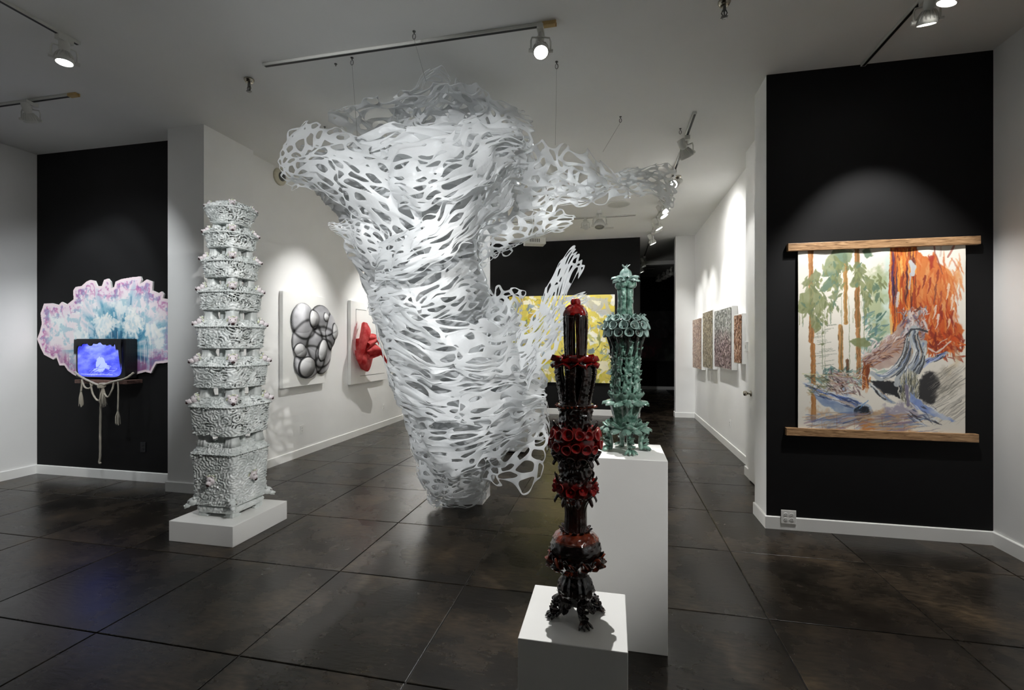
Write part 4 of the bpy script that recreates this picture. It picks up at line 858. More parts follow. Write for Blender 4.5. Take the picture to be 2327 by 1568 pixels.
for cx_, cy_, n_, sx_, sy_ in ((110, 250, 26, 60, 60), (90, 380, 30, 70, 60), (270, 110, 30, 80, 50), (260, 230, 22, 40, 80), (420, 170, 22, 40, 60), (470, 320, 24, 30, 80), (150, 480, 16, 30, 50), (220, 360, 14, 30, 40), (540, 260, 20, 40, 80)):
    for _ in range(n_):
        x, y = cx_+p.r.normal()*sx_*.6, cy_+p.r.normal()*sy_*.6; a = p.r.uniform(.7, 2.4); l = p.r.uniform(25, 60)
        p.stroke(K([(x, y), (x+l*.5*math.cos(a), y+l*.5*math.sin(a)), (x+l*math.cos(a), y+l*math.sin(a))]), np.array([.35, 1, .12])*p.r.uniform(12, 24)/1100, G[p.r.integers(5)], .85, .4, soft=.25)
for _ in range(30):
    x, y = p.r.choice([30, 150, 215, 290, 365, 480, 440, 120])+p.r.normal()*14, p.r.uniform(300, 480); p.stroke(K([(x, y), (x+1, y+p.r.uniform(40, 160))]), .0035, G[p.r.integers(5)], .8)
for _ in range(26): x, y = p.r.uniform(120, 240), p.r.uniform(500, 820); p.stroke(K([(x-30, y+8), (x+35, y)]), .004, '#7a8272', .5)
p.dabs(60, (.16, .72, .40, .80), ['#4f7a79', '#86a59c', '#3d5c58', '#a7bfae'], .05, .012, -.5, .5, .6, soft=.3)
# great red trunk
p.poly(K([(622, 0), (770, 0), (800, 40), (835, 85), (880, 105), (905, 60), (930, 130), (985, 170), (1030, 235), (1028, 330), (1015, 430), (1035, 500), (1085, 550), (1080, 610), (1040, 680), (900, 700), (760, 690), (640, 600), (628, 300)]), '#d8783a', .97, .012, .006, col2='#cc6730')
p.poly(K([(780, 60), (870, 120), (1000, 220), (1000, 420), (800, 480), (760, 300)]), '#e08b4c', .6, .04, .05); p.poly(K([(860, 440), (1020, 430), (1060, 560), (1000, 660), (880, 650)]), '#cc5424', .7, .03, .03)
p.dabs(260, (.567, .0, .72, .54), ['#b5471f', '#e59a45', '#6d3226', '#d46a28', '#8d3a1e', '#f2b866', '#c85a22', '#a8441f', '#ef8f3a'], .15, .011, 1.57, .05, .8, curve=.12, soft=.35)
for x, w_, c_ in ((640, 18, '#4a2f5e'), (664, 9, '#5a3a50'), (735, 12, '#4a2430'), (700, 10, '#f5c06a'), (684, 14, '#ef9a3c'), (770, 9, '#6a2c2a'), (652, 8, '#2f2030')):
    for k in range(3): y = p.r.uniform(0, 330); p.stroke(K([(x, y), (x+p.r.normal()*5, y+60), (x+p.r.normal()*6, y+p.r.uniform(100, 190))]), np.array([.4, 1, .3])*w_/1100, c_, .8, .7, soft=.4)
p.dabs(170, (.70, .34, .95, .62), ['#b33f1c', '#cf5a26', '#8e2f24', '#e0843f', '#e9b48c', '#b8532a'], .09, .009, 1.5, .15, .75, curve=.3, soft=.35)
p.dabs(90, (.72, .10, .98, .36), ['#d0642e', '#e59a5c', '#c4562a', '#e8a86e', '#da7a40'], .10, .014, 1.4, .25, .5, soft=.6)
for x, y, l, c_ in ((835, 230, 60, '#8a3326'), (870, 250, 70, '#9a3a2a'), (905, 300, 90, '#8a4a3a'), (940, 330, 60, '#a8523a'), (800, 290, 50, '#a03a22'), (920, 200, 60, '#96402c'), (985, 290, 70, '#f1d7bb'), (1010, 360, 70, '#f0d9c4'), (905, 420, 60, '#efe0d0'), (920, 480, 70, '#f4e6da'), (990, 500, 40, '#eec9a8')):
    p.stroke(K([(x, y), (x+12, y-l*.4), (x+6, y+l*.5), (x-6, y+l)]), np.array([.5, 1, .8, .3])*.011, c_, .85, .6, soft=.3)
p.poly(K([(872, 88), (902, 82), (897, 155), (870, 158)]), '#a63627', .85, .02, .01)
p.stroke(K([(895, 0), (915, 80), (935, 130), (955, 200)]), .008, '#8f4a3c', .7); p.stroke(K([(1042, 0), (1018, 50), (995, 95)]), .012, '#a65a4a', .7); p.stroke(K([(950, 20), (945, 90)]), .012, '#cdb0a0', .5)
p.stroke(K([(755, 110), (775, 150), (768, 200)]), np.array([.5, 1.2, .6])*.034, '#c9ced2', .95, .6); p.stroke(K([(757, 190), (748, 290)]), .010, '#b9bfc8', .85); p.stroke(K([(675, 310), (672, 400)]), .016, '#d8dade', .8, .8)
p.dabs(90, (.80, .52, .985, .66), ['#a53a1c', '#d2521f', '#7c2a1d', '#e27a3a', '#b84a20', '#963019'], .06, .014, .9, .7, .75, soft=.35)
p.poly(K([(1020, 640), (1050, 700), (1040, 800), (980, 830), (1010, 740)]), '#dcc9a6', .7, .03, .03)
# burl and silver roots
p.poly(K([(650, 560), (700, 490), (760, 440), (860, 520), (840, 620), (700, 760), (560, 800), (440, 780), (450, 730), (500, 680), (600, 610)]), '#c9b4a8', .97, .012, .006, col2='#b3968c')
for k in range(520):
    x, y = p.r.uniform(440, 830), p.r.uniform(500, 800); t_ = (x-440)/390; yc = 740-200*t_
    if abs(y-yc) > 75-10*t_: continue
    a = -.62+.5*p.r.normal()*.5+(y-yc)*.006; l = p.r.uniform(12, 34); lit = y < yc-15
    p.stroke(K([(x-l*math.cos(a), y-l*math.sin(a)), (x, y+p.r.normal()*3), (x+l*math.cos(a), y+l*math.sin(a)+4)]), np.array([.3, 1, .3])*p.r.uniform(5, 11)/1100, (['#f2ece6', '#e3d6cc', '#d9c6c0', '#c9aeb4', '#e9dcd8', '#b58a74'] if lit else ['#8d6a66', '#a6724c', '#6d4a48', '#b9a9ad', '#c79a7c', '#4e3434', '#d9c3b4'])[p.r.integers(6)], .8, .6, soft=.4)
p.dabs(120, (.64, .38, .78, .54), ['#8c9098', '#c0bcc0', '#6b4038', '#b46040', '#d8d4d4', '#77627a', '#a08a90', '#e6dcd8'], .05, .010, 1.7, .5, .8, soft=.4)
p.poly(K([(450, 770), (500, 760), (485, 850), (480, 900), (490, 920), (440, 930), (452, 850)]), '#b8652f', .95, .015, .006, col2='#8f4a24'); p.dabs(26, (.40, .70, .445, .84), ['#8a4522', '#d68a4a', '#6a321c'], .06, .008, 1.6, .15, .8)
p.poly(K([(500, 860), (640, 880), (760, 940), (830, 960), (700, 990), (560, 940)]), '#1e2024', .95, .02, .01)
p.poly(K([(800, 880), (830, 830), (890, 800), (930, 830), (925, 850), (960, 890), (950, 960), (900, 1010), (830, 1005), (790, 970)]), '#29292b', .93, .025, .02); p.poly(K([(920, 800), (1080, 770), (1060, 900), (960, 980), (960, 900), (930, 850)]), '#bfb8a8', .55, .04, .04)
p.dabs(110, (.83, .72, .995, 1.0), ['#8f8a80', '#c8c2b4', '#6a675f', '#a8a49a', '#dcd7ca'], .14, .005, 2.5, .08, .5, curve=.15, soft=.4)
def root(pts, wd, seed, cols=('#e8ebe9', '#4a5058', '#7d8fb4', '#cfd4d2', '#2f3238', '#b39d84', '#f4f5f2', '#8f9aa8')):
    P_ = np.array(pts, float); t = np.linspace(0, 1, 24); Q_ = cr(P_, t); n_ = np.gradient(Q_, axis=0); n_ = np.stack([-n_[:, 1], n_[:, 0]], 1); n_ /= np.linalg.norm(n_, axis=1)[:, None]+1e-9; env = (np.sin(PI*(.12+.80*t))**.6)[:, None]
    p.stroke((Q_/1100).tolist(), (wd*env[:, 0])/1100, '#b3babd', .97, .3); rr_ = np.random.default_rng(seed)
    for k in range(int(10+wd*.35)):
        o = rr_.uniform(-.48, .48)*wd; a = rr_.integers(0, 12); b_ = a+rr_.integers(7, 12); L_ = Q_+n_*o*env+n_*(rr_.normal()*2+4*np.sin(t*9+k))[:, None]
        p.stroke((L_[a:b_]/1100).tolist(), rr_.uniform(3, 9)/1100, cols[rr_.integers(len(cols))] if abs(o) < .4*wd else '#33363c', .85, .5, soft=.35)
root([(985, 690), (920, 725), (860, 750), (800, 800)], 34, 4, ('#6f84c8', '#9fb0e0', '#c3cdea', '#4a5a98')); root([(840, 630), (820, 700), (790, 780), (740, 860), (750, 930)], 80, 3)
root([(780, 540), (770, 600), (790, 690), (760, 760), (700, 850), (670, 890)], 100, 1); root([(745, 600), (735, 690), (690, 770), (620, 830), (560, 850), (500, 820)], 60, 2); root([(490, 890), (540, 930), (590, 980), (650, 1010)], 36, 5)
p.poly([(.68+.058*math.cos(a), .835+.10*math.sin(a)) for a in np.linspace(0, 2*PI, 16)[:-1]], '#b9b69c', .8, .02, .015)
for k in range(150):
    a = p.r.uniform(0, 6.28); r_ = p.r.random()**.5; x, y = 748+64*r_*math.cos(a), 918+112*r_*math.sin(a); l = p.r.uniform(14, 36); p.stroke(K([(x, y-l), (x+(x-748)*.12, y), (x-(x-748)*.10, y+l)]), np.array([.3, 1, .3])*p.r.uniform(4, 9)/1100, ['#e9e6d8', '#8d8a72', '#54564e', '#b8b49a', '#f2f0e6', '#6f7fa0', '#3c3e3a'][p.r.integers(7)], .8, .5, soft=.4)
p.stroke(K([(735, 575), (760, 545), (810, 540), (865, 560)]), .012, '#2f3238', .8, .6); p.stroke(K([(870, 660), (920, 690), (965, 660), (1005, 620)]), .010, '#ead8cc', .9, .6); p.stroke(K([(930, 640), (985, 600)]), .006, '#e6cfc0', .8)
# fallen logs and ground
p.poly(K([(60, 900), (140, 915), (220, 930), (340, 965), (440, 1010), (420, 1090), (280, 1080), (170, 1030), (100, 960)]), '#aab9cc', .95, .015, .006, col2='#7c92b8')
for k in range(150):
    t_ = p.r.random(); o = p.r.uniform(-1, 1)*(14+26*t_); x, y = 70+360*t_, 905+125*t_+o; l = p.r.uniform(18, 55)
    p.stroke(K([(x-l, y-l*.33), (x, y+p.r.normal()*3), (x+l, y+l*.33)]), np.array([.3, 1, .3])*p.r.uniform(4, 10)/1100, (['#f3f4f4', '#d8dfe6', '#c3cfdd', '#e8e2dc'] if o < 0 else ['#4a66a8', '#8aa0c4', '#2c3448', '#5f7cc0', '#b49a8a'])[p.r.integers(4)], .85, .5, soft=.35)
p.poly(K([(230, 830), (290, 825), (340, 850), (345, 900), (300, 940), (250, 925)]), '#93858a', .9, .02, .01); p.poly(K([(272, 870), (320, 862), (335, 890), (310, 930), (275, 920)]), '#1f1d1e', .95, .01, .006); p.poly(K([(300, 930), (330, 910), (365, 950), (330, 975)]), '#aab9d0', .9, .01, .006)
p.dabs(150, (.19, .745, .41, .87), ['#c9b8ae', '#ece6e0', '#7d6258', '#a48a92', '#554a50', '#d9c4b4', '#8a5a48', '#f2eee8'], .06, .008, .45, .5, .75, soft=.35)
for k in range(60):
    t_ = p.r.random(); o = p.r.uniform(-26, 34); x, y = 120+290*t_, 935+95*t_+o; l = p.r.uniform(25, 60); p.stroke(K([(x-l, y-l*.28), (x, y+p.r.normal()*4), (x+l, y+l*.34)]), np.array([.3, 1, .3])*p.r.uniform(6, 13)/1100, ['#eef0f2', '#dfe5ea', '#5f7cc0', '#9fb0cc', '#3c4a70', '#c9b8a8'][p.r.integers(6)], .85, .5, soft=.35)
p.dabs(60, (.06, .76, .22, .88), ['#8a8a6a', '#c9b48a', '#6f7a5a', '#b3a27a', '#4e4a3e'], .06, .007, .2, .5, .65, soft=.35)
p.poly([(.405+.064*math.cos(a)*(1+.06*math.sin(3*a)), .985+.060*math.sin(a)) for a in np.linspace(0, 2*PI, 24)[:-1]], '#b6c4d3', .95, .008, .006); p.poly([(.405+.052*math.cos(a)*(1+.1*math.sin(2*a)), .985+.050*math.sin(a)) for a in np.linspace(0, 2*PI, 24)[:-1]], '#1a1f26', .97, .012, .006)
p.stroke(K([(418, 1052), (448, 1022), (478, 1000)]), .005, '#6f9ccb', .9); p.dabs(18, (.36, .95, .43, 1.02), ['#2c3a4a', '#39485c'], .04, .006, .3, .6, .7)
p.poly(K([(90, 1120), (300, 1080), (480, 1070), (470, 1120), (330, 1170), (150, 1180)]), '#7f93bd', .55, .04, .03); p.poly(K([(400, 1090), (560, 1060), (700, 1100), (760, 1180), (640, 1210), (430, 1200)]), '#bf9a70', .75, .03, .03, col2='#a9805c'); p.poly(K([(560, 1040), (760, 1020), (800, 1090), (640, 1120), (560, 1090)]), '#8f87a0', .7, .04, .03); p.poly(K([(410, 1130), (500, 1120), (520, 1190), (430, 1195)]), '#c77a3a', .6, .03, .02)
p.dabs(180, (.08, .98, .82, 1.09), ['#5c78ac', '#b9a58c', '#8e8a9a', '#c99a66', '#6a6f8a', '#d8cdb8', '#9a7a8c', '#a9b6cc', '#e2d9cc'], .13, .011, -.15, .12, .5, soft=.6, curve=.2)
p.poly(K([(60, 1050), (160, 1050), (210, 1090), (120, 1100)]), '#c99a66', .5, .04, .03)
p.poly(K([(750, 940), (790, 970), (860, 1030), (980, 1080), (1035, 1115), (1000, 1118), (880, 1080), (790, 1045), (750, 1000)]), '#8199d4', .92, .010, .006, col2='#cdd7e6'); p.stroke(K([(728, 900), (735, 950), (742, 1020)]), .02, '#7d7790', .85, .7); p.dabs(20, (.68, .93, .86, 1.03), ['#33343c', '#55607c', '#e0e6ee'], .07, .007, .55, .15, .8)
p.dabs(16, (.05, 1.0, .9, 1.2), ['#b0744a', '#8d5a3c'], .10, .003, 1.57, .03, .6, curve=0); p.dabs(22, (.60, 1.10, .85, 1.24), ['#a6662f', '#b58a5a', '#7c7a80'], .09, .003, 1.57, .04, .6, curve=0); p.stroke(K([(310, 1150), (440, 1110)]), .004, '#3c4468', .9); p.stroke(K([(590, 1150), (670, 1135)]), .004, '#4c4a58', .9)
p.stroke(K([(30, 830), (420, 850)]), .005, '#d8d8a8', .8)
p.warp(.006, 30)
SCR = empty('hanging_scroll', (1.533, YF, .865)); tag(SCR, 'forest scroll painting with a red tree trunk hung between two oak battens', 'painting')
M['oak'] = None
m, nt, b = newmat('oak'); M['oak'] = m
tc = N(nt, 'ShaderNodeTexCoord'); mp = N(nt, 'ShaderNodeMapping'); mp.inputs['Scale'].default_value = (2.5, 30, 30); nz = N(nt, 'ShaderNodeTexNoise', i_Scale=3.0, i_Detail=6.0, i_Distortion=1.5)
nt.links.new(tc.outputs['Object'], mp.inputs[0]); nt.links.new(mp.outputs[0], nz.inputs['Vector']); r = ramp(nt, nz.outputs[0], [(.35, lin('#6f5236')), (.5, lin('#a47f59')), (.7, lin('#c5a078'))]); nt.links.new(r.outputs[0], b.inputs['Base Color']); b.inputs['Roughness'].default_value = .5; bump(nt, b, nz.outputs[0], .15, .003)
sh = p.sheet('painted_sheet', M['paper'], SW, SH, SCR, zfn=lambda X, Z: -.022-.006*np.sin(X*5.2+Z)*np.sin(Z*2.1)-.004*np.exp(-((Z-SH+.12)/.1)**2)*np.sin(X*22))
sh.modifiers.new('solid', 'SOLIDIFY').thickness = .0015
for nm, z, dx in (('batten', 1.51, -.082), ('batten', -.055, -.095)):
    o = MB().box(0, 1.38, -.042, 0, 0, .066).build(nm, M['oak'], SCR, loc=(dx, -.001, z)); mod_bevel(o, .003)
    o2 = MB().box(.01, 1.37, -.020, -.002, 0, .05)

# ================================================================ CUT-OUT PRINT WITH TELEVISION (left black wall)
OUT = [(84, 770), (90, 755), (95, 735), (92, 712), (100, 690), (118, 689), (133, 693), (140, 686), (152, 692), (167, 680), (166, 660), (172, 652), (185, 650), (196, 640), (205, 636), (215, 638), (220, 650), (231, 650), (236, 636), (245, 633), (251, 640), (253, 655), (259, 652), (262, 640), (276, 634), (300, 630), (319, 628), (322, 636), (318, 645), (333, 635), (347, 640), (346, 660), (360, 666), (367, 662), (372, 668), (370, 678), (384, 680), (400, 690), (404, 720), (400, 760), (398, 800), (390, 822), (371, 825), (355, 826), (343, 848), (330, 845), (310, 850), (303, 858), (180, 858), (165, 850), (154, 842), (146, 830), (135, 830), (128, 812), (121, 817), (100, 806), (93, 792)]
OP = [on_y(x, y, YF-.02) for x, y in OUT]; xs = [v.x for v in OP]; zs = [v.z for v in OP]; ox, oz = min(xs), min(zs); PW, PH = max(xs)-ox, max(zs)-oz
p = Paint(470, int(470*PH/PW), '#f0e6ea', 23); asp = p.asp
cxn, cyn = .60, asp*.72
D = np.hypot((p.X-cxn)*1.0, (p.Y-cyn)*1.15); A_ = np.arctan2(p.Y-cyn, p.X-cxn)
ed = np.full(D.shape, 9.); poly_ = [((v.x-ox)/PW, (PH-(v.z-oz))/PW) for v in OP]
for a, b_ in zip(poly_, poly_[1:]+poly_[:1]):
    dx, dy = b_[0]-a[0], b_[1]-a[1]; t = np.clip(((p.X-a[0])*dx+(p.Y-a[1])*dy)/max(1e-9, dx*dx+dy*dy), 0, 1); ed = np.minimum(ed, np.hypot(p.X-a[0]-t*dx, p.Y-a[1]-t*dy))
full = np.s_[:, :]
fan = fbm(np.stack([A_*7, D*5, D*0+3], -1), 4)
p.mixin(full, np.clip((.36+(fan-.5)*.5-D)*5, 0, 1)*.85, '#6fb0c8'); p.mixin(full, np.clip((.24+(fan-.5)*.6-D)*5, 0, 1)*.9, '#2f7ca3'); p.mixin(full, np.clip((.13+(fan-.5)*.4-D)*6, 0, 1)*.9, '#27506e')
cl_ = fbm(np.stack([p.X*16, p.Y*13, p.X*0+7], -1), 4); p.mixin(full, np.clip((cl_-.50)*8, 0, 1)*np.clip((ed-.03)*30, 0, 1)*.92, '#eef3f2')
p.mixin(full, np.clip((p.n2-.56)*10, 0, 1)*np.clip((ed-.02)*30, 0, 1)*.55, '#8cc0cf')
rim = np.clip((.085-ed)*16, 0, 1)*np.clip((ed-.014)*120, 0, 1); vein = 1-np.abs(fbm(np.stack([p.X*34, p.Y*34, p.X*0+2], -1), 3)-.5)*9
p.mixin(full, rim*np.clip(vein, 0, 1)*.9, '#a7438c'); p.mixin(full, rim*np.clip((p.n2-.55)*9, 0, 1)*.7, '#7f7fb0'); p.mixin(full, rim*.18, '#d89ac6')
low = np.clip((p.Y-asp*.70)*8, 0, 1)*np.clip((.16-ed)*10, 0, 1); p.mixin(full, low*np.clip((fbm(np.stack([p.X*60, p.Y*4, p.X*0+5], -1), 2)-.5)*6, 0, 1)*.8, '#7a3a72'); p.mixin(full, low*.25, '#d9a6bd')
p.mixin(full, np.clip((.016-ed)*200, 0, 1), '#f0dde2')
for _ in range(60): x, y = p.r.uniform(.35, .85), p.r.uniform(.1, asp*.7); p.stroke([(x, y), (x+p.r.normal()*.003, y+p.r.uniform(.03, .12))], .004, ['#dbe9ee', '#2c6f94', '#f3f3f3', '#3f88ab'][p.r.integers(4)], .7)
for _ in range(16):
    a = p.r.uniform(-2.9, -.2); rr_ = p.r.uniform(.16, .34); x, y = cxn+rr_*math.cos(a), cyn+rr_*math.sin(a)*.8
    for k in range(14): p.stroke([(x+p.r.normal()*.02, y+p.r.normal()*.025), (x+p.r.normal()*.02, y+p.r.normal()*.02)], .014, ['#f4f5f0', '#e5eef0', '#cfe2e8', '#fafaf6'][p.r.integers(4)], .75, soft=.4)
CUT = empty('wall_cutout', (ox, YF-.02, oz)); tag(CUT, 'cut-out cloud shaped print in blue white and magenta on the left black wall', 'artwork')
msk = in_poly(p.X, p.Y, poly_)
p.sheet('printed_face', M['print'], PW, PH, CUT, mask=msk)
bk = MB(); n_ = len(OP); bk.add([(v.x-ox, .003, v.z-oz) for v in OP]+[(v.x-ox, .019, v.z-oz) for v in OP], [tuple(range(n_)), tuple(range(2*n_-1, n_-1, -1))]+[(i, n_+i, n_+(i+1) % n_, (i+1) % n_) for i in range(n_)])
bko = bk.build('backing_board', M['trim'], CUT); bm = bmesh.new(); bm.from_mesh(bko.data); bmesh.ops.triangulate(bm, faces=[f for f in bm.faces if len(f.verts) > 4]); bmesh.ops.recalc_face_normals(bm, faces=bm.faces); bm.to_mesh(bko.data); bm.free()
# television
yt = YF-.16; a, b_, = on_y(172, 770, yt), on_y(280, 860, yt); tw, thh = b_.x-a.x, a.z-b_.z
TV = empty('television', (a.x, yt, b_.z)); tag(TV, 'old black box television showing a glowing blue picture', 'television')
mod_bevel(MB().box(0, tw+.03, 0, .135, 0, thh).build('case', M['dark'], TV), .008, 3)
sp_ = MB()
for i in range(3):
    for k in range(12): sp_.box(tw+.0295, tw+.031, .03+i*.035, .036+i*.035, .06+k*.035, .066+k*.035)
sp_.build('vent_holes', M['slot'], TV)['kind'] = 'stuff'
pv = Paint(300, int(300*.80), '#4a55e0', 31); pa = pv.asp; full = np.s_[:, :]
n_ = fbm(np.stack([pv.X*6+pv.Y*3, pv.Y*9, pv.X*0], -1), 4); pv.mixin(full, np.clip((n_-.45)*4, 0, 1)*np.clip(1.1-pv.Y*1.1, 0, 1), '#8d9bff'); pv.mixin(full, np.clip((.45-n_)*5, 0, 1)*.8, '#2f36c0'); pv.mixin(full, np.clip((.3-np.hypot(pv.X-.5, (pv.Y-.15)*1.6))*4, 0, 1)*.6, '#9db0ff')
pv.poly([(.44, .60), (.46, .40), (.53, .33), (.62, .36), (.66, .44), (.70, .52), (.77, .56), (.74, .62), (.64, .60), (.60, .68), (.42, .68), (.34, .66)], '#a9b8ff', .95, .02, .01); pv.dabs(60, (.3, .55, .9, .75), ['#7f8df8', '#3a43d0', '#a4b2ff'], .12, .012, 2.6, .6, .6); pv.stroke([(.08, pa-.06), (.8, pa-.055)], .008, '#d8dcff', .9)
m, nt, b = newmat('tv_picture'); at_ = N(nt, 'ShaderNodeAttribute', attribute_name='paint'); b.inputs['Base Color'].default_value = (.01, .01, .015, 1); b.inputs['Roughness'].default_value = .15
nt.links.new(at_.outputs['Color'], b.inputs['Emission Color']); b.inputs['Emission Strength'].default_value = 1.15
sx0, sx1, sz0, sz1 = tw*.05, tw*.975, thh*.03, thh*.90
mk = (np.abs((pv.X-.5)*2)**7+np.abs((pv.Y/pa-.5)*2)**6) < 1
so = pv.sheet('screen', m, sx1-sx0, sz1-sz0, TV, mask=mk, zfn=lambda X, Z: -.004-.014*(1-((X/(sx1-sx0)-.5)*2)**2)*(1-((Z/(sz1-sz0)-.5)*2)**2)); so.location = (sx0, 0, sz0); so['label'] = 'glowing blue screen'
# dripping black mask over the screen top
dm = MB(); nx = 90; top, rows = thh*.985, []
for i in range(nx+1):
    u = i/nx; x = .004+u*(tw-.008); dpt = .05+.012*math.sin(u*19+1)+.010*math.sin(u*43)+.05*max(0, (abs(u-.5)*2-.45)/.55)**2+(.26*max(0, (u-.94)/.06)**.6 if u > .94 else 0)+(.07*max(0, (.06-u)/.06)**.6)
    for c0, w_, l_ in ((.13, .02, .03), (.24, .018, .022), (.36, .02, .012), (.70, .02, .022), (.82, .022, .045), (.90, .02, .06)): dpt += l_*math.exp(-((u-c0)/w_)**2)
    rows.append([(x, -.021, top), (x, -.024, top-dpt*.5), (x, -.022, top-dpt)])
G_ = np.array(rows).transpose(1, 0, 2)[::-1]; dm.grid(G_); dm.grid((G_+np.array([0, .014, 0]))[:, ::-1])
dm.build('dripping_mask', M['dark'], TV, True)['label'] = 'black dripping edge across the top of the screen'
# shelf
s0 = on_y(172, 862, YF-.18); SHF = empty('wall_shelf', (s0.x-.01, YF, s0.z)); tag(SHF, 'narrow rusty brown shelf under the television', 'shelf')
M['rust'] = plain('rusty_board', '#6b5148', .7, noise=.35, scale=40); mod_bevel(MB().box(0, tw+.06, -.185, 0, -.045, -.001).build('board', M['rust'], SHF), .003)
# rope with tassels
RP = empty('rope', (0, YF-.2, 0)); tag(RP, 'knotted grey rope with frayed tassels tied round the television shelf', 'rope')
m, nt, b = newmat('rope_fibre'); M['rope'] = m; tc = N(nt, 'ShaderNodeTexCoord'); wv = N(nt, 'ShaderNodeTexWave', i_Scale=60.0, i_Distortion=2.0); wv.bands_direction = 'DIAGONAL'; nt.links.new(tc.outputs['Object'], wv.inputs[0])
r = ramp(nt, wv.outputs[0], [(.2, lin('#8d8578')), (.8, lin('#cfc8b8'))]); nt.links.new(r.outputs[0], b.inputs['Base Color']); b.inputs['Roughness'].default_value = .9; bump(nt, b, wv.outputs[0], .5, .004)
def rp(name, pts, r=.012, y=YF-.205): 
    W_ = np.array([tuple(on_y(x_, y_, y+dy)) for x_, y_, dy in pts]); t = np.linspace(0, 1, 8*(len(pts)-1)+1); Q = cr(W_, t)-np.array([0, YF-.2, 0])
    rr_ = [r*(1+.12*math.sin(i*1.9)) for i in range(len(Q))]; return MB().tube([tuple(v) for v in Q], rr_, 8).build(name, M['rope'], RP, True)
rp('rope_loop', [(170, 845, 0), (182, 855, 0), (205, 867, 0), (228, 875, -.01), (255, 868, 0), (285, 860, 0), (304, 847, .04)])
rp('swag', [(186, 864, 0), (193, 880, 0), (204, 882, 0), (212, 872, 0)], .009); rp('swag', [(206, 870, 0), (211, 895, 0), (222, 910, 0), (231, 905, 0)], .009); rp('swag', [(237, 895, 0), (246, 902, 0), (255, 885, 0), (260, 866, 0)], .009)
rp('hanging_end', [(229, 874, 0), (229, 930, 0), (228, 985, 0), (228, 1035, 0), (226, 1050, 0), (229, 1053, 0)], .012, YF-.05)
rp('hanging_end', [(268, 862, 0), (269, 890, 0), (268, 935, 0)], .008); rp('hanging_end', [(187, 862, 0), (186, 875, 0), (184, 890, 0)], .009)
def tassel(px, py, L, y=YF-.205):
    rg = np.random.default_rng(px); mb = MB(); c_ = on_y(px, py, y)-Vector((0, YF-.2, 0))
    for k in range(26): a = 2*PI*rg.random(); q_ = rg.random()*.022; mb.tube([c_, c_+Vector((q_*math.cos(a)*1.2, q_*math.sin(a), -L*.45)), c_+Vector((q_*math.cos(a)*1.5+rg.normal()*.008, q_*math.sin(a)*1.4, -L*rg.uniform(.8, 1.1)))], [.006, .005, .002], 4)
    mb.build('tassel', M['rope'], RP)['kind'] = 'stuff'
tassel(184, 888, .17); tassel(268, 933, .15); tassel(234, 878, .22)
kn_ = MB(); k0 = on_y(231, 876, YF-.215)-Vector((0, YF-.2, 0))
for k in range(5): kn_.tube([k0+Vector((.026*math.cos(t+k), .02*math.sin(t*1.3+k), .022*math.sin(t+k*1.7))) for t in np.linspace(0, 2*PI, 14)], .010, 6)
kn_.build('knot', M['rope'], RP, True)
# ================================================================ RELIEF CANVASES (left wall)
def canvas_box(y0, y1, z0, z1, label, th=.055):
    e = empty('relief_canvas', (XL2+.003, y0, z0), PI/2); tag(e, label, 'artwork')     # local x along +y world, local -y into the room
    mod_bevel(MB().box(0, y1-y0, -th, 0, 0, z1-z0).build('stretched_canvas', M['plinth'], e), .004); return e
e1 = canvas_box(5.45, 6.375, .998, 2.29, 'white canvas with a bulging grey mesh relief on the left wall')
wr, hr = 1.06, 1.14
p = Paint(330, int(330*hr/wr), '#9a9a9c', 41); full = np.s_[:, :]
X, Y = p.X, p.Y     # width units
bl = [(.26, .27, .24, .24, .12), (.64, .25, .26, .22, .14), (.83, .40, .15, .26, .16), (.32, .54, .28, .28, .07), (.60, .62, .30, .28, .12), (.36, .82, .28, .22, .11), (.66, .76, .22, .24, .09)]
hgt = np.zeros(X.shape); cov = np.zeros(X.shape)
for cx, cy, rx, ry, hh in bl: d_ = ((X-cx)/rx)**2+((Y-cy)/ry)**2; bump_ = np.clip(1-d_, 0, 1); hgt = np.maximum(hgt, hh*np.sqrt(bump_)+.3*hgt*(bump_ > 0)); cov = np.maximum(cov, bump_)
hatch = .5+.5*np.sin((X*1.0+Y*1.6)*260); h2 = .5+.5*np.sin((X*1.5-Y)*260); shd = fbm(np.stack([X*5, Y*5, X*0], -1), 3)
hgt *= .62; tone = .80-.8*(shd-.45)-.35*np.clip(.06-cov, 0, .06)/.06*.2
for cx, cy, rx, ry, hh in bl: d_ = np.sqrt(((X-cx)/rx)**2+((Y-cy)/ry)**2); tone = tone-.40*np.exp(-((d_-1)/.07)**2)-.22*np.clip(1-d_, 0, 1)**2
tone = tone-.22*hatch*h2
p.a = np.repeat(np.clip(tone, .08, .95)[..., None], 3, 2)*np.array([1, 1, 1.02])
for cx, cy, rx, ry, rot in ((.415, .235, .10, .115, .3), (.86, .40, .075, .12, -.3), (.60, .66, .10, .15, .3), (.17, .66, .10, .09, .4), (.29, .88, .15, .13, .3), (.66, .20, .05, .06, 0)):
    u_ = (X-cx)*math.cos(rot)+(Y-cy)*math.sin(rot); v_ = -(X-cx)*math.sin(rot)+(Y-cy)*math.cos(rot); d_ = np.sqrt((u_/rx)**2+(v_/ry)**2)
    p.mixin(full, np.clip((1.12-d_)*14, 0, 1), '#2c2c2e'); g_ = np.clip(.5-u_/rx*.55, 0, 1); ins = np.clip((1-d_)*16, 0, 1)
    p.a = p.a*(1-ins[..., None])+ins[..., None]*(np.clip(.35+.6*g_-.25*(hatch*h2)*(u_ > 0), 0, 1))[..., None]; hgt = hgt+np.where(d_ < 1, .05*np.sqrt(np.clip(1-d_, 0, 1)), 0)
mk = cov > .02
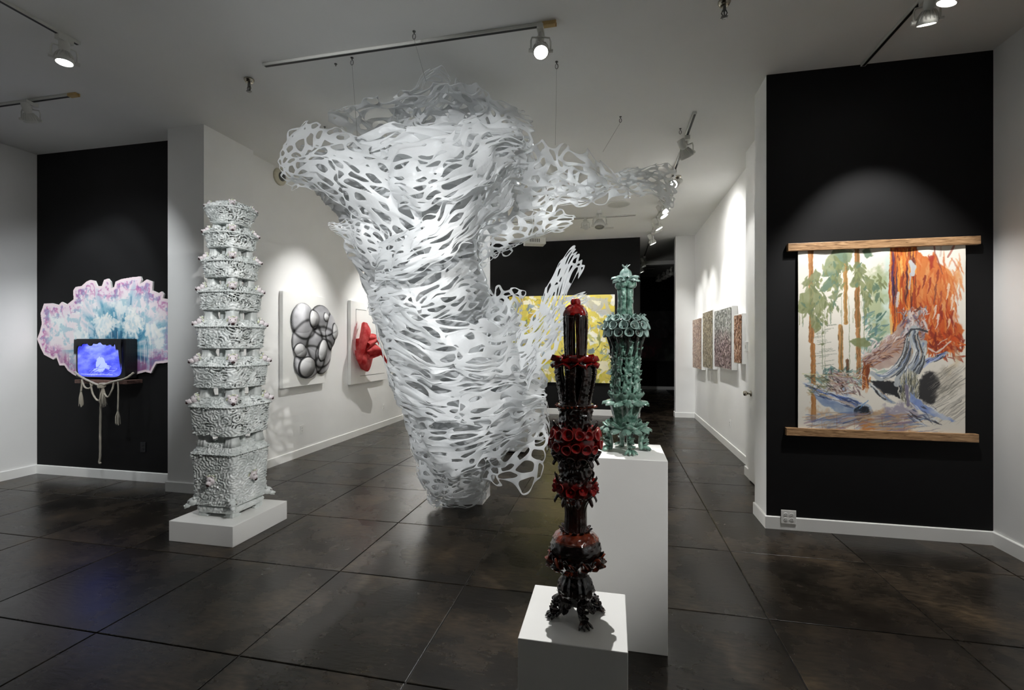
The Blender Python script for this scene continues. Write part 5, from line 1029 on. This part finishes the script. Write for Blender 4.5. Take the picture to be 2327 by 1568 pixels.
sh = p.sheet('mesh_relief', M['paper'], wr, hr, e1, mask=mk, zfn=lambda A, B: -.058-hgt); sh.location = (.12, 0, .06)
sh.modifiers.new('solid', 'SOLIDIFY').thickness = .003
wl_ = MB()
for k in range(5): y_ = .18+.2*k; wl_.tube([(y_, -.056, .12+.1*(k % 3)), (y_+.02, -.20, .3+.1*(k % 2)), (y_+.1, -.22, .55)], .002, 4)
# hanging net skirts below each canvas: thin strips standing off the wall
e2 = canvas_box(7.097, 8.31, .905, 2.31, 'white canvas with a twisted red ribbon relief on the left wall')
def gauze(name, c1, c2):
    m, nt, b = newmat(name); tc = N(nt, 'ShaderNodeTexCoord'); nz = N(nt, 'ShaderNodeTexNoise', i_Scale=9.0, i_Detail=3.0); nt.links.new(tc.outputs['Object'], nz.inputs[0]); r = ramp(nt, nz.outputs[0], [(.35, lin(c1)), (.65, lin(c2))]); nt.links.new(r.outputs[0], b.inputs['Base Color']); b.inputs['Roughness'].default_value = .6
    t = N(nt, 'ShaderNodeBsdfTranslucent'); nt.links.new(r.outputs[0], t.inputs[0]); x = N(nt, 'ShaderNodeMixShader'); x.inputs[0].default_value = .45; nt.links.new(b.outputs[0], x.inputs[1]); nt.links.new(t.outputs[0], x.inputs[2]); nt.links.new(x.outputs[0], nt.nodes['Material Output'].inputs[0]); return m
M['redmesh'] = gauze('red_mesh', '#d02a30', '#ee7070')
def strip(ctrl, mat, par, nm, nu=10, nv=26):
    A = np.array(ctrl, float); v = np.linspace(0, 1, nv); cols = np.stack([cr(A[:, j], v) for j in range(A.shape[1])], 1); t = np.linspace(0, 1, nu); P = np.stack([cr(cols.transpose(1, 0, 2)[:, i], t) for i in range(nv)], 0)
    o = MB().grid(P).build(nm, mat, par, True); o.modifiers.new('solid', 'SOLIDIFY').thickness = .003; return o
def loc2(px, py, off): v = on_x(px, py, XL2+off); return (v.y-7.097, -off, v.z-.905)
L2 = lambda *pts: [loc2(*c) for c in pts]
for ctrl in ([L2((808, 770, .08), (822, 765, .18), (835, 735, .12)), L2((806, 800, .10), (825, 800, .24), (838, 750, .2)), L2((812, 820, .12), (830, 825, .26), (846, 775, .22)), L2((820, 838, .1), (838, 842, .18), (850, 800, .2))],
             [L2((822, 735, .10), (826, 732, .2), (834, 734, .25)), L2((818, 760, .15), (826, 755, .25), (842, 752, .3)), L2((812, 790, .12), (820, 780, .25), (838, 770, .3)), L2((808, 812, .06), (812, 820, .2), (820, 828, .22))],
             [L2((830, 760, .2), (836, 768, .3), (842, 778, .2)), L2((846, 758, .25), (850, 768, .33), (856, 778, .25)), L2((858, 762, .28), (862, 772, .36), (860, 785, .28))],
             [L2((828, 790, .2), (834, 800, .3), (840, 810, .22)), L2((845, 780, .28), (852, 795, .36), (850, 808, .28)), L2((858, 785, .3), (866, 795, .4), (864, 806, .32)), L2((868, 800, .3), (873, 808, .4), (872, 818, .34)), L2((880, 820, .32), (882, 824, .36), (878, 826, .36))],
             [L2((826, 775, .22), (840, 782, .34), (836, 795, .3)), L2((842, 770, .26), (852, 775, .36), (848, 785, .32)), L2((852, 760, .26), (860, 768, .36), (858, 776, .32))],
             [L2((830, 812, .2), (838, 818, .28), (846, 812, .22)), L2((845, 808, .26), (854, 812, .34), (856, 804, .28)), L2((860, 800, .28), (868, 806, .36), (870, 798, .3))]):
    strip(ctrl, M['redmesh'], e2, 'red_ribbon')
M['pinkmesh'] = gauze('pale_pink_mesh', '#e2a9ad', '#f2d9da')
strip([L2((806, 745, .06), (812, 730, .10)), L2((803, 775, .07), (808, 780, .12)), L2((804, 805, .07), (812, 815, .12)), L2((818, 832, .07), (822, 838, .12))], M['pinkmesh'], e2, 'pale_ribbon')
lnm = MB(); ww, hh_ = 8.31-7.097, 1.405
for a, b_ in (((.16, 1.27), (.5, 1.27)), ((.16, 1.27), (.16, .5)), ((.3, .13), (1.17, .13))): lnm.box(min(a[0], b_[0])-.003, max(a[0], b_[0])+.003, -.0575, -.055, min(a[1], b_[1])-.003, max(a[1], b_[1])+.003)
lnm.build('pencil_line', M['metal'], e2)

# ================================================================ YELLOW PAINTING (far black wall)
p = Paint(420, 345, '#d8c75a', 51); full = np.s_[:, :]; YC = ['#e7d24a', '#d9b92e', '#f2ead0', '#efe7a8', '#8c8f52', '#f6f3e6', '#c7a634', '#b9b870', '#dfe0d6', '#e8d968', '#c9c23a']
for _ in range(230):
    x, y = p.r.uniform(-.05, 1.05), p.r.uniform(-.05, .9); k = p.r.integers(5, 8); rr_ = p.r.uniform(.02, .085); ph = p.r.random()*6; st = p.r.uniform(.25, .8); tl = 1.2+p.r.normal()*.6
    pts = []
    for a in np.linspace(0, 2*PI, k, endpoint=False): r_ = rr_*p.r.uniform(.5, 1.2); u_, v_ = r_*math.cos(a+ph), r_*math.sin(a+ph)*st; pts.append((x+u_*math.cos(tl)-v_*math.sin(tl), y+u_*math.sin(tl)+v_*math.cos(tl)))
    p.poly(pts, YC[p.r.integers(len(YC))], .95, .012, .003)
for _ in range(120):
    x, y = p.r.uniform(0, 1), p.r.uniform(0, .85); p.dabs(2, (x, y, x+.03, y+.03), ['#6d8296', '#44586b', '#8fa3ae', '#3b3f3a', '#a9b8bf'], .05, .006, p.r.uniform(0, 3), .3, .8)
for _ in range(60):
    x, y = p.r.uniform(0, 1), p.r.uniform(0, .85); a = p.r.uniform(0, 6); p.stroke([(x, y), (x+.05*math.cos(a), y+.05*math.sin(a)), (x+.09*math.cos(a+.7), y+.09*math.sin(a+.7))], .0035, '#7a7a58', .6)
for _ in range(150): x, y = p.r.uniform(0, 1), p.r.uniform(0, .85); rr_ = p.r.uniform(.010, .034); p.poly([(x+rr_*math.cos(a)*p.r.uniform(.6, 1.2), y+rr_*math.sin(a)) for a in np.linspace(0, 6.28, 8)[:-1]], ['#8ea2b4', '#b9c4c8', '#607488', '#f1eee0', '#f6f3e6', '#dcd9c8', '#7b8a90'][p.r.integers(7)], .85, .02, .004)
p.poly([(.70, .02), (.93, .03), (.97, .20), (.85, .17), (.74, .10)], '#bdbcb4', .85, .02, .008); p.poly([(.80, .05), (.86, .06), (.84, .10)], '#f0ecd0', .9, .01, .004); p.poly([(.88, .07), (.91, .12), (.87, .13)], '#e8cf4a', .9, .01, .004)
p.poly([(.86, .62), (.93, .60), (.96, .68), (.90, .72), (.84, .78), (.88, .70)], '#efe9cf', .9, .015, .004)
p.warp(.028, 9); p.warp(.008, 40)
for _ in range(70):
    x, y = p.r.uniform(0, 1), p.r.uniform(0, .82); a = p.r.uniform(0, 6); p.stroke([(x, y), (x+.03*math.cos(a), y+.03*math.sin(a)), (x+.06*math.cos(a+.9), y+.06*math.sin(a+.9))], .003, ['#8a8a58', '#8496a4', '#a0964a'][p.r.integers(3)], .5)
YP = empty('abstract_painting', (-2.372+.03, YB-.023, .722)); tag(YP, 'large yellow blue and white abstract painting on the black back wall', 'painting')
mod_bevel(MB().box(0, 2.375, -.045, 0, 0, 1.95).build('stretcher', M['plinth'], YP), .003); o = p.sheet('painted_face', M['canvas'], 2.375, 1.95, YP); o.location = (0, -.047, 0)
# small orange work on the back white wall, seen only through the net
p = Paint(120, 120, '#e9e8e2', 61); [p.poly([(x+.07*math.cos(a)*p.r.uniform(.6, 1.3), y+.09*math.sin(a)*p.r.uniform(.6, 1.3)) for a in np.linspace(0, 6.28, 9)[:-1]], c_, .95, .02, .01) for x, y, c_ in ((.3, .3, '#f0a03a'), (.6, .25, '#e88a2a'), (.45, .6, '#f2b45a'), (.75, .7, '#e79436'), (.2, .75, '#c9a28a'), (.55, .85, '#8a93c8'))]
OPW = empty('small_painting', (-4.28, YB-.003, 1.05)); tag(OPW, 'pale canvas with orange patches glimpsed behind the net sculpture', 'painting')
MB().box(0, .9, -.04, 0, 0, .9).build('stretcher', M['plinth'], OPW); o = p.sheet('painted_face', M['canvas'], .9, .9, OPW); o.location = (0, -.042, 0)
# dark flower painting in the far room
p = Paint(260, 150, '#15100f', 71)
for x, y, r_, c1, c2 in ((.25, .55, .12, '#8a6a18', '#5a4312'), (.50, .22, .16, '#7a6a60', '#4e443e'), (.42, .30, .10, '#8e8076', '#5a4f48'), (.70, .40, .15, '#6a2a38', '#43202a'), (.82, .2, .12, '#51484a', '#2e2a2c'), (.60, .48, .08, '#7e3848', '#4a2530'), (.36, .14, .09, '#39423a', '#222821'), (.9, .48, .1, '#37402f', '#20261c')):
    for k in range(9): a = p.r.uniform(0, 6.28); p.poly([(x+r_*.6*math.cos(a)+r_*.6*math.cos(t)*p.r.uniform(.6, 1.1), y+r_*.5*math.sin(a)+r_*.5*math.sin(t)) for t in np.linspace(0, 6.28, 9)[:-1]], c1 if k % 2 else c2, .7, .02, .006)
DP = empty('flower_painting', (-.9, YD-.003, .99)); tag(DP, 'dim flower painting on the far wall of the dark room', 'painting')
MB().box(0, 3.0, -.04, 0, 0, 1.73).build('stretcher', M['slot'], DP); o = p.sheet('painted_face', M['canvas'], 3.0, 1.73, DP); o.location = (0, -.042, 0)

# ================================================================ GLITTER PANELS (right gallery wall)
def glitter(name, stops, top=None):
    m, nt, b = newmat(name); tc = N(nt, 'ShaderNodeTexCoord'); vo = N(nt, 'ShaderNodeTexVoronoi', i_Scale=75.0, i_Randomness=1.0); mp = N(nt, 'ShaderNodeMapping'); mp.inputs['Scale'].default_value = (1, 1, .5)
    nt.links.new(tc.outputs['Object'], mp.inputs[0]); nt.links.new(mp.outputs[0], vo.inputs['Vector']); sp = N(nt, 'ShaderNodeSeparateColor'); nt.links.new(vo.outputs['Color'], sp.inputs[0])
    r = ramp(nt, sp.outputs[0], stops); src = r.outputs[0]
    if top:
        sx = N(nt, 'ShaderNodeSeparateXYZ'); nt.links.new(tc.outputs['Generated'], sx.inputs[0]); nz = N(nt, 'ShaderNodeTexNoise', i_Scale=3.0); nt.links.new(tc.outputs['Object'], nz.inputs[0]); ad = N(nt, 'ShaderNodeMath', operation='MULTIPLY_ADD'); ad.inputs[1].default_value = .5; nt.links.new(nz.outputs[0], ad.inputs[0]); nt.links.new(sx.outputs[2], ad.inputs[2])
        k = ramp(nt, ad.outputs[0], [(.6, (0, 0, 0)), (.95, (1, 1, 1))]); r2 = ramp(nt, sp.outputs[0], top); mx = N(nt, 'ShaderNodeMixRGB'); nt.links.new(k.outputs[0], mx.inputs[0]); nt.links.new(src, mx.inputs[1]); nt.links.new(r2.outputs[0], mx.inputs[2]); src = mx.outputs[0]
    nt.links.new(src, b.inputs['Base Color']); b.inputs['Roughness'].default_value = .35; b.inputs['Metallic'].default_value = .3; bump(nt, b, sp.outputs[1], .6, .01); return m
cop = [(.2, lin('#6d4a3c')), (.5, lin('#b08266')), (.8, lin('#d9bda4')), (.97, lin('#fff0e0'))]; gold = [(.2, lin('#6b5f4e')), (.5, lin('#a8997c')), (.8, lin('#d2c6a8')), (.97, lin('#fffbe8'))]; sil = [(.2, lin('#5a5c58')), (.5, lin('#9a9d97')), (.8, lin('#ced1cb')), (.97, lin('#ffffff'))]; pur = [(.2, lin('#4a3a40')), (.5, lin('#80696c')), (.8, lin('#b8a5a4')), (.97, lin('#ffeeee'))]
PAN = [(9.50, 10.50, 727, 835, 1583, 'pale copper glitter panel, farthest on the right gallery wall', glitter('glitter_copper', cop)), (8.45, 9.36, 711, 834, 1607, 'gold glitter panel second from the far end of the right wall', glitter('glitter_gold', gold)),
       (7.17, 8.32, 707, 833, 1635, 'silver glitter panel fading to mauve on the right wall', glitter('glitter_silver', pur, sil)), (6.62, 7.03, 716, 825, 1682, 'copper glitter panel nearest the door, partly hidden', glitter('glitter_rust', [(.2, lin('#5a3228')), (.5, lin('#9a6650')), (.8, lin('#cda58c')), (.97, lin('#ffe8d8'))]))]
for y0, y1, pt, pb_, px, lb, mt in PAN:
    z1, z0 = on_x(px, pt, XR).z, on_x(px, pb_, XR).z; e = empty('glitter_panel', (XR-.003, y1, z0), -PI/2); tag(e, lb, 'artwork', 'glitter panels on the right gallery wall'); L = y1-y0
    mod_bevel(MB().box(0, L, -.075, 0, 0, z1-z0).build('white_box', M['plinth'], e), .003)
    gr_ = np.stack(np.meshgrid(np.linspace(.012, L-.012, 40), np.linspace(.012, z1-z0-.012, 50)), -1); YY = -.078-.006*vnoise(np.concatenate([gr_*40, gr_[..., :1]*0], -1)); MB().grid(np.stack([gr_[..., 0], YY, gr_[..., 1]], -1)).build('glitter_face', mt, e)
# ================================================================ TRACKS, HEADS, CEILING THINGS
def rail(p, q, label, caps=(0, 1)):
    p, q = Vector(p), Vector(q); L = (q-p).length; ang = math.atan2(q.y-p.y, q.x-p.x)
    e = empty('lighting_track', (p.x, p.y, CH), ang); tag(e, label, 'lighting track')
    mod_bevel(MB().box(0, L, -.018, .018, -.022, 0).build('rail', M['fixture'], e), .002)
    o = MB().box(.01, L-.01, -.0105, .0105, -.0235, -.0215).build('power_slot', M['slot'], e); o['label'] = 'black slot along the rail'
    if caps[1]:
        c = MB().box(L, L+.09, -.02, .02, -.026, 0); c.box(L+.09, L+.1, -.02, -.012, -.026, 0); c.box(L+.09, L+.1, .012, .02, -.026, 0)
        c.build('end_feed', M['cream'], e)['label'] = 'yellowed open end piece'
rail((-4.03, -1.5), (-4.03, 2.86), 'white ceiling track running toward the viewer at upper left', (0, 0))
rail((-6.6, 3.432), (-4.95, 3.432), 'white ceiling track with yellowed end in front of the left black wall')
rail((-2.834, 3.40), (-.50, 3.39), 'white ceiling track above the white net sculpture')
rail((2.025, -1.5), (2.025, 4.44), 'white ceiling track running to the right black wall', (0, 0))
rail((.80, 5.0), (.80, 15.0), 'long ceiling track full of spotlights in the back gallery', (0, 0))
rail((-2.95, 5.2), (-2.95, 9.2), 'ceiling track hidden behind the sculpture along the left wall', (0, 0))
rail((-2.2, 8.75), (.4, 8.75), 'short ceiling track in front of the yellow painting', (0, 0))
rail((-4.6, -.6), (1.95, -.6), 'added ceiling track behind the viewer', (0, 0))  # unseen track, added to carry the frontal fill lamps
def head(x, y, aim, watts, cone, col, label, drop=.17, lit=1, dim=False, size=1.0, zt=CH-.022, group=None, blend=.6):
    e = empty('track_spotlight', (x, y, zt)); tag(e, label, 'spotlight', group)
    piv = Vector((0, 0, -drop)); dr = (Vector(aim)-Vector((x, y, zt-drop))).normalized()
    s = size
    a = MB(); a.box(-.022*s, .022*s, -.05*s, .05*s, -.035*s, 0); a.tube([(0, 0, -.035*s), (0, 0, -.07*s)], .012*s, 10); a.build('adapter', M['fixture'], e)
    side = dr.cross(Vector((0, 0, 1)));  side = side.normalized() if side.length > .05 else Vector((1, 0, 0))
    yk = MB(); rr = .072*s
    for sg in (-1, 1):
        yk.tube([Vector((0, 0, -.07*s)), Vector((0, 0, -.075*s))+side*sg*rr*.9, Vector((0, 0, -.10*s))+side*sg*rr, piv+side*sg*rr], .006*s, 6)
        yk.tube([piv+side*sg*rr*.85, piv+side*sg*rr*1.22], .013*s, 8)
    yk.build('yoke', M['fixture'], e)
    q = Vector((0, 0, -1)).rotation_difference(dr).to_matrix().to_4x4(); q.translation = piv
    h_ = MB(); h_.lathe([(.018*s, .15*s), (.034*s, .145*s), (.034*s, .075*s), (.026*s, .07*s), (.026*s, .055*s)], 16)
    h_.lathe([(.012*s, .06*s), (.03*s, .058*s), (.05*s, .03*s), (.058*s, .004*s), (.058*s, -.02*s), (.05*s, -.022*s)], 20, cap=False)
    h_.xf(q).build('lamp_housing', M['fixture'], e, True)
    fn = MB()
    for k in range(18):
        c_, s_ = math.cos(2*PI*k/18), math.sin(2*PI*k/18); p1 = Vector((c_, s_, 0)); t = Vector((-s_, c_, 0))*.0025*s; z = Vector((0, 0, 1))
        pts = [p1*.03*s+z*.06*s, p1*.037*s+z*.06*s, p1*.056*s+z*.03*s, p1*.063*s+z*.004*s, p1*.056*s+z*.004*s]
        fn.add([tuple(p-t) for p in pts]+[tuple(p+t) for p in pts], [(0, 1, 2, 3, 4), (9, 8, 7, 6, 5)]+[(i, (i+1) % 5, 5+(i+1) % 5, 5+i) for i in range(5)])
    fn.xf(q).build('cooling_fins', M['fixture'], e)
    ln = MB().lathe([(.049*s, -.012*s), (.046*s, -.018*s), (.02*s, -.022*s)], 20); ln.xf(q)
    ln.build('lens', M['lens'] if lit and not dim else M['lensdim'] if lit else M['unlit'], e, True)
    if watts:
        l = bpy.data.lights.new('spot', 'SPOT'); l.energy = watts*SPOT; l.spot_size = math.radians(cone); l.spot_blend = blend; l.color = col; l.shadow_soft_size = .03
        lo = bpy.data.objects.new('spot', l); C.objects.link(lo); lo.parent = e; lo.location = piv+dr*.05*s; lo.rotation_euler = dr.to_track_quat('-Z', 'Y').to_euler()
    return e
for (x, y), aim, wt, cone, col, label in HEADS: head(x, y, aim, wt, cone, col, label)
for k, (y, aim, wt) in enumerate(FAR):
    head(.80, y, aim, wt, 56, NEUT, ['first', 'second', 'third', 'fourth', 'fifth', 'sixth', 'seventh', 'eighth', 'last'][k]+' spotlight from the front on the long back gallery track', drop=.2, size=1.25, blend=1.0, group='spotlights on the long back track')
for y, ay, lb in ((5.85, 5.9, 'spotlight shining through the left wing of the net sculpture'), (7.7, 7.7, 'spotlight behind the sculpture aimed at the red relief')):
    head(-2.95, y, (XL2, ay, 1.6), 185, 60, NEUT, lb, blend=1.0)
head(-1.5, 8.75, (-1.5, YB, 1.6), 110, 60, NEUT, 'glowing spotlight above the yellow painting')
head(-.5, 8.75, (-.4, YB, 1.7), 135, 62, NEUT, 'large spotlight on the short back track', lit=1, dim=True)
head(-2.95, 8.75, (-3.9, YB, 1.9), 420, 70, NEUT, 'added spotlight bouncing light off the back white wall')  # hidden lamp added so wall bounce brightens the ceiling
for x, aim, wt, cone, lb in ((-2.3, (-2.0, 4.2, 2.2), 350, 50, 'added spotlight behind the viewer aimed at the net sculpture left side'), (-1.0, (-1.2, 4.0, 2.0), 370, 46, 'added spotlight behind the viewer aimed at the net sculpture right side')):  # unseen lamps added to brighten the sculpture from the front
    head(x, -.6, aim, wt, cone, (.97, .985, 1), lb)
head(2.025, .6, (.1, 2.72, 1.3), 330, 30, NEUT, 'spotlight on the right track aimed at the green tower')
head(-2.95, 6.75, (-1.5, 4.6, 2.3), 330, 56, NEUT, 'added spotlight behind the sculpture shining back through its sheets')  # added backlight for the translucent film
head(.80, 6.6, (-1.1, 4.5, 2.3), 150, 56, COOL, 'added spotlight turned back at the net sculpture on the long back track', group='spotlights on the long back track')  # second added backlight, from the right, for the film sheets
head(-2.95, 9.15, (XL2, 9.9, 1.9), 420, 60, NEUT, 'added spotlight behind the sculpture aimed at the far end of the left wall', blend=1.0)  # hidden lamp added for bounce onto the back ceiling
head(.80, 7.2, (XR, 7.4, 2.8), 80, 120, NEUT, 'added wide wall washer on the long back track', group='spotlights on the long back track', blend=1.0)  # added to raise the light on the right wall and ceiling
head(-2.95, 5.4, (-1.6, 4.45, 1.4), 260, 60, NEUT, 'added spotlight just behind the left wing shining into the net sculpture')  # added so the gaps inside the net come out lighter
# unlit floodlight hanging in the back gallery
head(-.235, 8.4, (-.235, 7.9, 2.0), 0, 40, NEUT, 'unlit flood lamp hanging from a round ceiling plate', drop=.25, lit=0, size=1.6, zt=CH)
# far dark room lamps
for k, (px, zz, lb) in enumerate(((1526, 15.0, 'nearest unlit spotlight hanging in the dark far room'), (1517, 15.5, 'middle unlit spotlight in the dark far room'), (1508, 16.0, 'third unlit spotlight in the dark far room'), (1497, 16.5, 'leftmost unlit spotlight in the dark far room'))):
    v_ = on_y(px, 600, zz); head(v_.x, zz, (v_.x+.3, zz+1, 0), 0, 40, NEUT, lb, drop=.22, lit=0, zt=CH, group='unlit spotlights in the dark far room', size=1.2)
# sprinklers
def sprinkler(px, py, label):
    p = on_z(px, py, CH); e = empty('sprinkler', (p.x, p.y, CH)); tag(e, label, 'sprinkler')
    MB().lathe([(.042, -.001), (.042, -.008), (.03, -.03), (.024, -.032)], 20).build('escutcheon', M['chrome'], e, True)
    a = MB(); a.tube([(0, 0, -.03), (0, 0, -.065)], .012, 10)
    for sg in (-1, 1): a.tube([(sg*.01, 0, -.06), (sg*.018, 0, -.08), (sg*.006, 0, -.105)], .004, 6)
    a.tube([(0, 0, -.063), (0, 0, -.105)], .005, 6); a.build('frame', M['metal'], e, True)
    df = MB().lathe([(.005, -.104), (.022, -.106), (.022, -.109), (.004, -.111)], 16, rf=lambda t, z: 1+.12*np.sign(np.sin(8*t))); df.build('deflector', M['metal'], e)
sprinkler(566, 180, 'fire sprinkler head on the ceiling at upper left'); sprinkler(1646, 3, 'fire sprinkler head on the ceiling at upper right')
sprinkler(1541, 400, 'fire sprinkler head beside the far right tip of the sculpture'); sprinkler(1492, 508, 'tiny fire sprinkler head beside the back gallery track')
# hooks
HOOKS = {}
_HK = None
for key, px, py, lb in (('a', 800, 131, 'ceiling hook with a wire above the left wing of the sculpture'), ('b', 941, 71, 'ceiling hook just above the central track'), ('c', 1265, 140, 'ceiling hook below the blazing central spotlight'),
                        ('d', 1410, 265, 'ceiling hook with a slanting wire to the right wing'), ('e', 1546, 292, 'rightmost small ceiling hook'), ('f', 738, 288, 'ceiling hook seen just above the left wing rim'), ('g', 763, 145, 'small bare screw in the ceiling left of the first hook')):
    p = on_z(px, py, CH); e = empty('ceiling_hook', (p.x, p.y, CH)); tag(e, lb, 'hook'); HOOKS[key] = Vector((p.x, p.y, CH-.065))
    MB().lathe([(.012, 0), (.012, -.005), (.004, -.008), (.004, -.02)], 12).build('base', M['metal'], e, True)
    if key != 'g': MB().tube([(.012*math.sin(t), 0, -.04-.02*-math.cos(t)) for t in np.linspace(0, 1.85*PI, 16)], .0028, 6).build('ring', M['metal'], e, True)
# vents and plates
p = on_z(1377, 518, CH); e = empty('ceiling_vent', (p.x, p.y, CH)); tag(e, 'small flat vent on the back gallery ceiling', 'vent')
MB().box(-.15, .15, -.05, .05, -.012, 0).build('frame', M['fixture'], e)
p = on_z(1405, 463, CH); o = MB().lathe([(.17, -.02), (.19, -.012), (.19, 0)], 32).build('ceiling_plate', M['fixture'], loc=(p.x, p.y, CH)); tag(o, 'round white plate on the back gallery ceiling', 'plate')
p = on_z(1471, 612, CH); e = empty('ceiling_vent', (p.x, p.y, CH)); tag(e, 'dark slotted vent on the far room ceiling', 'vent')
MB().box(-.2, .2, -.1, .1, -.012, 0).build('frame', M['fixture'], e)
for k in range(5): MB().box(-.18, .18, -.085+k*.036, -.065+k*.036, -.016, -.01).build('slat', M['metal'], e)
# projector
p = on_z(1216, 533, CH); e = empty('projector', (p.x+.03, p.y-.25, CH), .35); e.scale = (1.25, 1.1, 1.15); tag(e, 'white projector mounted under the ceiling before the black back wall', 'projector')
MB().tube([(0, 0, 0), (0, 0, -.12)], .02, 10).build('mount_pole', M['fixture'], e)
mod_bevel(MB().box(-.17, .17, -.13, .13, -.24, -.12).build('body', M['fixture'], e), .012, 3)
g_ = MB(); [g_.box(-.1+k*.03, -.085+k*.03, -.133, -.128, -.21, -.15) for k in range(6)]; g_.build('grille', M['metal'], e)
MB().box(.168, .175, -.11, .11, -.225, -.135).build('side_panel', M['dark'], e)
# wall outlets
def outlet(loc, rz, label, w_=.072, h_=.116, cols=1, mat='trim'):
    e = empty('wall_outlet', loc, rz); tag(e, label, 'outlet')
    mod_bevel(MB().box(-w_/2, w_/2, -.007, 0, -h_/2, h_/2).build('cover_plate', M[mat], e), .003)
    for i in range(cols):
        cx = (i-(cols-1)/2)*.046
        for cz in (-.02, .02):
            s_ = MB().lathe([(.0165, .0), (.0165, .003), (.0155, .004)], 18); s_.xf(Matrix.Translation((cx, -.006, cz)) @ Matrix.Rotation(PI/2, 4, 'X')); so = s_.build('socket', M[mat], e)
            q = MB(); q.box(cx-.008, cx-.0055, -.0115, -.009, cz-.002, cz+.008); q.box(cx+.0055, cx+.008, -.0115, -.009, cz-.002, cz+.008); q.box(cx-.0025, cx+.0025, -.0115, -.009, cz-.011, cz-.007)
            q.build('slots', M['slot'], so)
outlet((1.461, YF-.017, .113), 0, 'double white outlet set on the baseboard of the right black wall', .118, .118, 2)
outlet((-5.318, YF, .393), 0, 'black outlet low on the left black wall', .072, .116, 1, 'dark')
outlet((XL2, 5.908, .376), PI/2, 'white outlet under the grey relief on the left wall'); outlet((XL2, 8.34, .374), PI/2, 'white outlet under the red relief on the left wall')
outlet((XR, 7.59, .393), -PI/2, 'white outlet low on the right gallery wall')
# alarm on the left wall
e = empty('wall_alarm', (XL2, 5.432, 3.0)); p = on_x(634, 402, XL2); e.location = (XL2, p.y, p.z); tag(e, 'round cream wall alarm peeking out behind the left wing of the sculpture', 'alarm')
MB().lathe([(.11, 0), (.11, .02), (.095, .035), (.05, .045)], 28).xf(Matrix.Rotation(PI/2, 4, 'Y')).build('housing', plain('cream_plastic', '#cfcab4', .5), e, True)
MB().lathe([(.06, .04), (.06, .055), (.03, .07)], 20).xf(Matrix.Rotation(PI/2, 4, 'Y')).build('grille', M['metal'], e, True)
p = on_x(1703, 788, 1.555); e = empty('wall_switch', (1.575, 6.1, p.z), -PI/2); tag(e, 'small white switch box beside the door casing', 'switch')
mod_bevel(MB().box(-.04, .04, -.03, 0, -.06, .06).build('box', M['trim'], e), .004); MB().box(-.012, .012, -.036, -.03, -.02, .02).build('toggle', M['fixture'], e)
